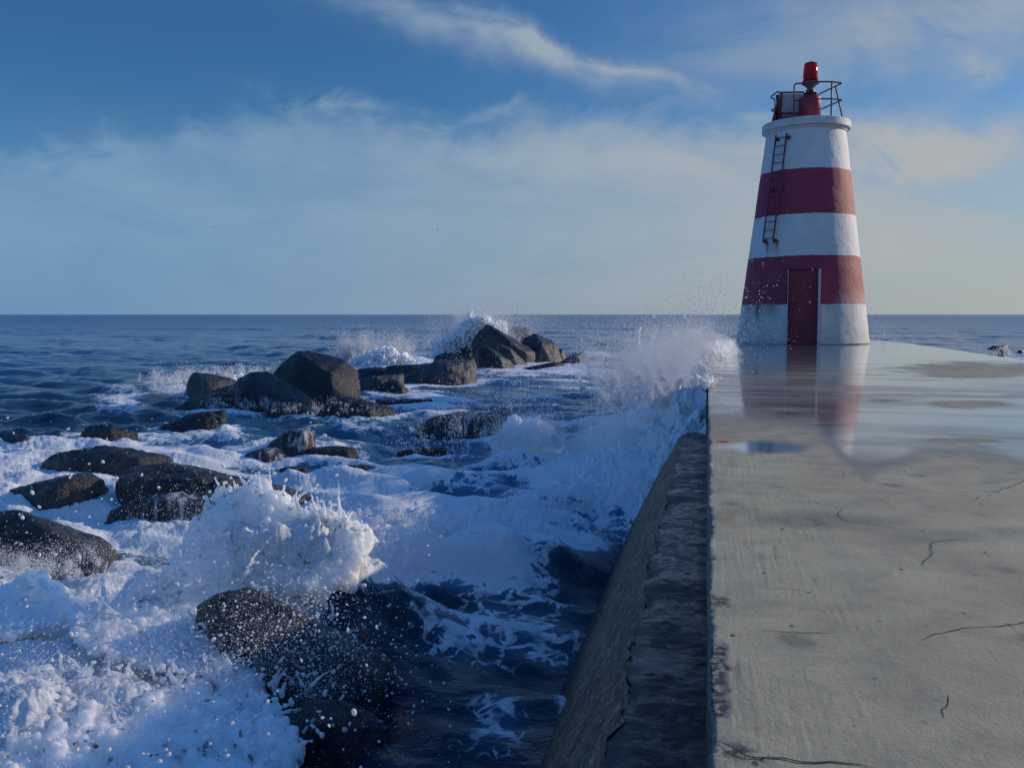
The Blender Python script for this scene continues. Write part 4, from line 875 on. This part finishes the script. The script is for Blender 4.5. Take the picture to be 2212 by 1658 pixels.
# ---- the water bodies inside the splashes: sheets, crowns and strands meshed from clouds of points
m, t, out = mat('splash_water'); o = t.obj()
n1 = t.noise(o, 16.0, 6.0, .65)
p = principled(t, out, Base_Color=(.88, .91, .93), Roughness=.45, Specular_IOR_Level=.35, Normal=t.bump(n1, .35, .02))
p.inputs['Subsurface Weight'].default_value = 1.0; p.inputs['Subsurface Radius'].default_value = (.85, .95, 1.0); p.inputs['Subsurface Scale'].default_value = .30
M['splash'] = m
def in_poly(x, y, pts):
    ins = np.zeros(x.shape, bool); j_ = len(pts)-1
    for i_ in range(len(pts)):
        (xi, yi), (xj, yj) = pts[i_], pts[j_]; ins ^= ((yi > y) != (yj > y)) & (x < (xj-xi)*(y-yi)/(yj-yi+1e-9)+xi); j_ = i_
    return ins
def poly_sd(x, y, pts):
    d = seg_dist(x.astype(np.float32), y.astype(np.float32), list(pts)+[pts[0]]); return np.where(in_poly(x, y, pts), d, -d)
def at_depths(x, y, d):
    v = np.stack([(x-CX)/F, -(y-CY)/F, -np.ones_like(x)], -1) @ CR.T; return np.array([0, 0, EYE]) + v*(d/(v @ HEAD))[:, None]
def fluid(name, parent, P, rad, voxel, relief=.0, smooth_n=26):
    me = bpy.data.meshes.new(name); P = np.asarray(P, np.float32); me.vertices.add(len(P)); me.vertices.foreach_set('co', P.ravel())
    at = me.attributes.new('rad', 'FLOAT', 'POINT'); at.data.foreach_set('value', np.asarray(rad, np.float32))
    ob = bpy.data.objects.new(name, me); C.objects.link(ob)
    g = bpy.data.node_groups.new('points_to_water', 'GeometryNodeTree'); g.interface.new_socket('Geometry', in_out='INPUT', socket_type='NodeSocketGeometry'); g.interface.new_socket('Geometry', in_out='OUTPUT', socket_type='NodeSocketGeometry')
    gi, go = g.nodes.new('NodeGroupInput'), g.nodes.new('NodeGroupOutput'); mp, pv, vm = g.nodes.new('GeometryNodeMeshToPoints'), g.nodes.new('GeometryNodePointsToVolume'), g.nodes.new('GeometryNodeVolumeToMesh')
    na = g.nodes.new('GeometryNodeInputNamedAttribute'); na.data_type = 'FLOAT'; na.inputs['Name'].default_value = 'rad'
    pv.resolution_mode = 'VOXEL_SIZE'; pv.inputs['Voxel Size'].default_value = voxel; vm.inputs['Threshold'].default_value = .1
    g.links.new(gi.outputs[0], mp.inputs['Mesh']); g.links.new(na.outputs[0], mp.inputs['Radius']); g.links.new(mp.outputs[0], pv.inputs['Points']); g.links.new(na.outputs[0], pv.inputs['Radius'])
    g.links.new(pv.outputs[0], vm.inputs['Volume']); g.links.new(vm.outputs[0], go.inputs[0])
    md = ob.modifiers.new('water', 'NODES'); md.node_group = g; bpy.context.view_layer.update()
    nm = bpy.data.meshes.new_from_object(ob.evaluated_get(bpy.context.evaluated_depsgraph_get())); bpy.data.objects.remove(ob); bpy.data.node_groups.remove(g)
    n_ = len(nm.vertices); co = np.empty(n_*3, np.float32); nm.vertices.foreach_get('co', co); co = co.reshape(-1, 3)
    nr = np.empty(n_*3, np.float32); nm.vertices.foreach_get('normal', nr); nr = nr.reshape(-1, 3)
    ed = np.empty(len(nm.edges)*2, np.int32); nm.edges.foreach_get('vertices', ed); e0, e1 = ed[::2], ed[1::2]; dg_ = np.maximum(np.bincount(ed, minlength=n_), 1)
    for it in range(smooth_n):      # surface tension: rounds off the separate points
        av = np.stack([np.bincount(e0, co[e1, k_], n_)+np.bincount(e1, co[e0, k_], n_) for k_ in range(3)], 1)/dg_[:, None]
        co = co + (.60 if it % 2 == 0 else -.50)*(av-co)
    co = co.astype(np.float32)
    if relief:
        f_ = .12/relief; co = co + nr*(relief*1.6*fbm(co[:, 0]*f_, co[:, 1]*f_, co[:, 2]*f_*.6, 5, .6))[:, None]
    nm.vertices.foreach_set('co', co.ravel()); nm.polygons.foreach_set('use_smooth', np.ones(len(nm.polygons), bool)); nm.update()
    nm.materials.clear(); nm.materials.append(M['splash']); ob = bpy.data.objects.new(name, nm); C.objects.link(ob); ob['kind'] = 'stuff'
    ob.parent = parent; bpy.context.view_layer.update(); ob.matrix_world = Matrix.Identity(4)
    return ob
def sheet(poly, dep_fn, spacing, thick, rng, holes=.35, nscale=.02, edge=40.0, excl=None, layers=4):
    """points filling an upright torn sheet of water: dense inside, ragged and holed towards its rim"""
    xs = [p_[0] for p_ in poly]; ys_ = [p_[1] for p_ in poly]; md = dep_fn(np.array([sum(ys_)/len(ys_)]))[0]
    px_m = F/md; n = int(layers*((max(xs)-min(xs))/px_m)*((max(ys_)-min(ys_))/px_m)/spacing**2)
    x = rng.uniform(min(xs), max(xs), n); y = rng.uniform(min(ys_), max(ys_), n); sd_ = poly_sd(x, y, poly)
    q = fbm(x*nscale, y*nscale*.8, 3.3+poly[0][0], 5, .6); keep_ = sd_/edge + 1.3*q > holes*np.clip(1.3-sd_/(edge*2.2), -.2, 1)
    keep_ &= sd_ > -edge*.5
    if excl is not None: keep_ &= (poly_sd(x, y, excl)+75*fbm(x*.022, y*.022, 8.8, 5, .65) < 0)
    x, y, sd_ = x[keep_], y[keep_], sd_[keep_]
    d = dep_fn(y)+rng.normal(0, thick, len(x))*np.clip(.25+sd_/edge, .2, 1.0)+thick*3.2*fbm(x*nscale*.9, y*nscale*.55, 21.0, 5, .58)
    return at_depths(x, y, d), sd_
def fingers(base, dirs, lens, r0, rng, step=.012, tip=1.5):
    Pp, Rr = [], []
    for b, d, L in zip(base, dirs, lens):
        n = max(4, int(L/step)); tt = np.linspace(0, 1, n); bend = rng.normal(0, .22, 3)*L
        P = b+d*(tt*L)[:, None]+bend*(tt**2)[:, None]+np.array([0, 0, -.25*L])*(tt**2)[:, None]; P = P+np.cumsum(rng.normal(0, step*.18, (n, 3)), 0)
        r = r0*(1-.70*tt)*rng.uniform(.8, 1.2, n); r[-1:] = r0*.5*tip
        gap = rng.random(n) < np.where(tt > .7, .35, .02); Pp.append(P[~gap]); Rr.append(r[~gap])
    return np.concatenate(Pp), np.concatenate(Rr)
def updirs(n, rng, lean=(0, 0), spread=.35):
    d = np.stack([lean[0]+rng.normal(0, spread, n), lean[1]+rng.normal(0, spread, n), np.ones(n)], -1); return d/np.linalg.norm(d, axis=1, keepdims=True)
r2 = np.random.default_rng(77)
# near splash: the bright crown behind the great slab, the sheet sweeping to the left, the boil at the bottom
slab = [(505,1310),(575,1288),(660,1292),(760,1320),(900,1345),(960,1480),(700,1760),(665,1600),(620,1480),(530,1390)]
crown = [(300,1290),(390,1190),(430,1105),(480,1058),(545,1038),(590,1062),(640,1085),(720,1110),(790,1140),(800,1190),(770,1260),(700,1300),(560,1310),(420,1330)]
dn = lambda y: np.interp(y, [1050, 1150, 1300, 1450, 1600, 1750], [6.5, 6.3, 5.95, 5.0, 4.35, 3.95])
A1, sdA = sheet(crown, dn, .018, .036, r2, .22, .018, 34, slab, 9)
sweep = [(120,1330),(230,1250),(340,1220),(480,1250),(560,1300),(560,1400),(600,1500),(560,1560),(400,1480),(300,1460),(180,1440)]
A2, _ = sheet(sweep, lambda y: dn(y)-.05, .020, .032, r2, .62, .016, 55, slab, 5)
boil = [(-60,1440),(60,1420),(240,1440),(420,1450),(600,1480),(650,1560),(690,1670),(690,1760),(-60,1760)]
A3, _ = sheet(boil, lambda y: dn(y)-.1, .020, .050, r2, .62, .022, 60, slab, 8)
lft = [(-60,1290),(20,1240),(90,1225),(140,1260),(170,1320),(120,1370),(-60,1400)]
A4, _ = sheet(lft, lambda y: dn(y)+.1, .020, .034, r2, .45, .02, 30, None, 5)
bx = r2.uniform(420, 800, 90); by = np.interp(bx, [420, 480, 545, 640, 720, 800], [1122, 1066, 1046, 1092, 1115, 1150]); fb_ = at_depths(bx, by+14, dn(by)+r2.normal(0, .07, 90))
F1_, R1_ = fingers(fb_, updirs(90, r2, (.0, -.1), .38), r2.gamma(2.0, .075, 90), .017, r2)
bx = r2.uniform(130, 640, 80); by = r2.uniform(1230, 1560, 80); fb_ = at_depths(bx, by, dn(by)-.12)
F2_, R2_ = fingers(fb_, updirs(80, r2, (.25, -.35), .6), r2.gamma(2.0, .06, 80), .015, r2)
bx = r2.uniform(-20, 660, 220); by = r2.uniform(1440, 1655, 220); fb_ = at_depths(bx, by, dn(by)-.16)
F8_, R8_ = fingers(fb_, updirs(220, r2, (.15, -.35), .75), r2.gamma(2.0, .045, 220), .012, r2)
bx = r2.uniform(440, 760, 60); by = r2.uniform(1330, 1620, 60); fb_ = at_depths(bx, by, dn(by)-.25)
F3_, R3_ = fingers(fb_, updirs(60, r2, (.4, -.1), .7), r2.gamma(1.6, .03, 60), .012, r2)
PA = np.concatenate([A1, A2, A3, A4]); fluid('water_sheet', near, PA, r2.uniform(.016, .030, len(PA)), .0095, .009, 22)
fluid('water_strands', near, np.concatenate([F1_, F2_, F3_, F8_]), np.concatenate([R1_, R2_, R3_, R8_]), .0065, .0, 4)
# sunlit dome in the lagoon
th_ = r2.uniform(0, 2*np.pi, 9000); rr2 = np.sqrt(r2.random(9000)); gdm = ground(1142, 1010)
PX = gdm[0]+.56*rr2*np.cos(th_); PY = gdm[1]+.36*rr2*np.sin(th_); PZ = -1.42+.58*np.sqrt(np.clip(1-rr2**2, 0, 1))*(1+.75*fbm(PX*3.2, PY*3.2, 2.2, 5, .62))+r2.normal(0, .035, 9000)
fbz = np.stack([PX, PY, PZ], -1); pk = r2.choice(9000, 70); F4_, R4_ = fingers(fbz[pk], updirs(70, r2, (.1, 0), .6), r2.gamma(2., .06, 70), .018, r2)
fluid('water_dome', dome, fbz, r2.uniform(.022, .036, 9000), .013, .014, 16); fluid('water_strands', dome, F4_, R4_, .010, .0, 3)
# wall wave: torn top of the swash and its crown before the lighthouse
dw = lambda y: np.interp(y, [690, 760, 830, 900, 1000, 1200], [18.5, 17.5, 15.5, 12.5, 10.2, 8.5])
top = [(1330,905),(1380,840),(1410,790),(1450,765),(1520,752),(1570,735),(1556,765),(1532,790),(1530,900),(1500,950),(1440,960),(1380,950)]
B1, _ = sheet(top, dw, .040, .30, r2, .62, .03, 34, None, 5)
bx = r2.uniform(1380, 1560, 120); by = r2.uniform(745, 850, 120); fb_ = at_depths(bx, by, dw(by)+r2.normal(0, .4, 120)); F5_, R5_ = fingers(fb_, updirs(120, r2, (.05, 0), .35), r2.gamma(2., .16, 120), .034, r2, .03)
bx = r2.uniform(1180, 1480, 120); by = r2.uniform(930, 1110, 120); fb_ = at_depths(bx, by, dw(by)-.1); F6_, R6_ = fingers(fb_, updirs(120, r2, (-.1, 0), .5), r2.gamma(2., .05, 120), .022, r2, .02)
gE = np.array([.02, 10.7, .02]); F7_, R7_ = fingers(np.repeat(gE[None], 26, 0)+r2.normal(0, .07, (26, 3))*np.array([.4, 1.4, .3]), updirs(26, r2, (.35, .1), .5), r2.gamma(2., .06, 26), .022, r2)
PB = np.concatenate([B1, F5_, F6_, F7_]); RB_ = np.concatenate([r2.uniform(.022, .045, len(B1)), R5_, R6_, R7_])
okb = ~((PB[:, 0] > X0-.02) & (PB[:, 2] < .0)); fluid('water_crown', pier, PB[okb], RB_[okb], .018, .012, 5)
# far plumes
def plume_body(name, par, poly, dep, spacing, thick, holes, nfing, flen, rbase, vox, lean=(0, 0)):
    f_ = lambda y: np.full(np.shape(y), dep); P, sd_ = sheet(poly, f_, spacing, thick, r2, holes, .035, 16, None, 4)
    idx = r2.choice(len(P), nfing); F_, R_ = fingers(P[idx], updirs(nfing, r2, lean, .45), r2.gamma(2., flen, nfing), rbase*.7, r2, .05)
    fluid(name, par, np.concatenate([P, F_]), np.concatenate([r2.uniform(.7, 1.3, len(P))*rbase, R_]), vox, .03, 5)
plume_body('water_plume', plume, [(925,790),(930,735),(955,720),(985,690),(1010,672),(1050,668),(1090,685),(1110,710),(1090,790)], 47.8, .085, .35, .75, 170, .34, .062, .042)
plume_body('water_plume', breaker, [(735,800),(745,770),(780,755),(815,748),(850,740),(880,760),(915,785),(915,805)], 37.2, .075, .3, .62, 130, .2, .055, .038)
plume_body('water_plume', low_breaker, [(330,850),(350,830),(420,812),(520,802),(600,795),(640,800),(600,835),(450,862)], 28.6, .06, .25, .60, 130, .11, .042, .03)

# mist: fine spray too small to see drop by drop, real volumes inside the splashes
def mist(parent, px, py, dep, rad, dens, nscale, seed, thr=.5, gain=1.7, shift=(0, 0, 0)):
    m, t, out = mat('spray_mist'); o = t.obj()
    ln_ = t.new('ShaderNodeVectorMath', operation='LENGTH'); t.link(o, ln_.inputs[0]); r_ = ln_.outputs['Value']
    ad = t.new('ShaderNodeVectorMath', operation='ADD'); t.link(t.vmul(o, tuple(rad)), ad.inputs[0]); ad.inputs[1].default_value = (seed*3.1, seed*1.7, seed*2.3)
    n = t.noise(ad.outputs[0], nscale, 7.0, .62, .6)
    d = t.m('ADD', t.m('MULTIPLY', t.m('SUBTRACT', .80, r_), 1.6), t.m('MULTIPLY', t.m('SUBTRACT', n, thr), gain*2))
    d = t.m('MULTIPLY', t.m('MULTIPLY', t.mapr(d, .0, .65), t.mapr(r_, 1.0, .86)), dens)
    pv = t.new('ShaderNodeVolumePrincipled'); pv.inputs['Color'].default_value = (.992, .994, .996, 1); pv.inputs['Anisotropy'].default_value = .25; t.link(d, pv.inputs['Density']); t.link(pv.outputs[0], out.inputs['Volume'])
    bm = bmesh.new(); bmesh.ops.create_icosphere(bm, subdivisions=3, radius=1.0); ob = from_bm('mist', bm, m, None, True)
    c_ = at_depth(px, py, dep)+np.array(shift); 
    Mw = Matrix.Translation(Vector(c_)) @ Matrix.Rotation(YAW, 4, 'Z') @ Matrix.Diagonal((*rad, 1))
    ob.parent = parent; bpy.context.view_layer.update(); ob.matrix_world = Mw; ob['kind'] = 'stuff'
    return ob
for a in ((near, 330, 1360, 5.9, (1.0, .45, .45), 3.0, 2.2, 2), (pier, 1400, 980, 12.5, (1.15, 2.6, .85), 6, 1.6, 5), (pier, 1462, 855, 16.0, (1.05, 2.8, 1.02), 26, 1.9, 6, .52, 2.2), (pier, 1500, 775, 18.0, (1.0, 1.5, .75), 14, 2.2, 13, .54, 2.4),
          (plume, 1020, 725, 48.2, (2.2, 1.2, 1.7), 1.6, .9, 7)):
    mist(*a)
# ------------------------------------------------------------------ birds, very small and far
def bird_at(x, y, dep, span, label, ang):
    bm = bmesh.new(); s = span/2
    add_lathe(bm, [(.001, -.42*s), (.07*s, -.2*s), (.10*s, .05*s), (.06*s, .3*s), (.001, .42*s)], 8, (0, 0, 0), False)
    bmesh.ops.rotate(bm, verts=bm.verts[:], cent=(0, 0, 0), matrix=Matrix.Rotation(R(90), 3, 'X'))
    body = from_bm('bird', bm, M['bird'], None, True); body.location = tuple(at_depth(x, y, dep)); body.rotation_euler = (0, 0, R(ang))
    for sg in (-1, 1):
        bm = bmesh.new(); V = [(sg*.06*s, .12*s, .02*s), (sg*.5*s, .16*s, .24*s), (sg*1.0*s, -.05*s, .12*s), (sg*.5*s, -.06*s, .22*s), (sg*.06*s, -.12*s, .02*s)]
        f = bm.faces.new([bm.verts.new(p) for p in V]); bmesh.ops.solidify(bm, geom=[f], thickness=.02*s); from_bm('wing', bm, M['bird'], body)
    tag(body, label, 'bird', 'distant birds over the sea')
k = .86406
bird_at(1094*k, 573.5*k, 190, 1.1, 'lone tiny bird in the sky above the far rock island', 70)
bird_at(531*k, 568*k, 210, .9, 'tiny bird at the left of the distant trio', 80)
bird_at(536.5*k, 566.5*k, 214, .8, 'tiny bird in the middle of the distant trio', 95)
bird_at(541.5*k, 568*k, 208, .9, 'tiny bird at the right of the distant trio', 60)
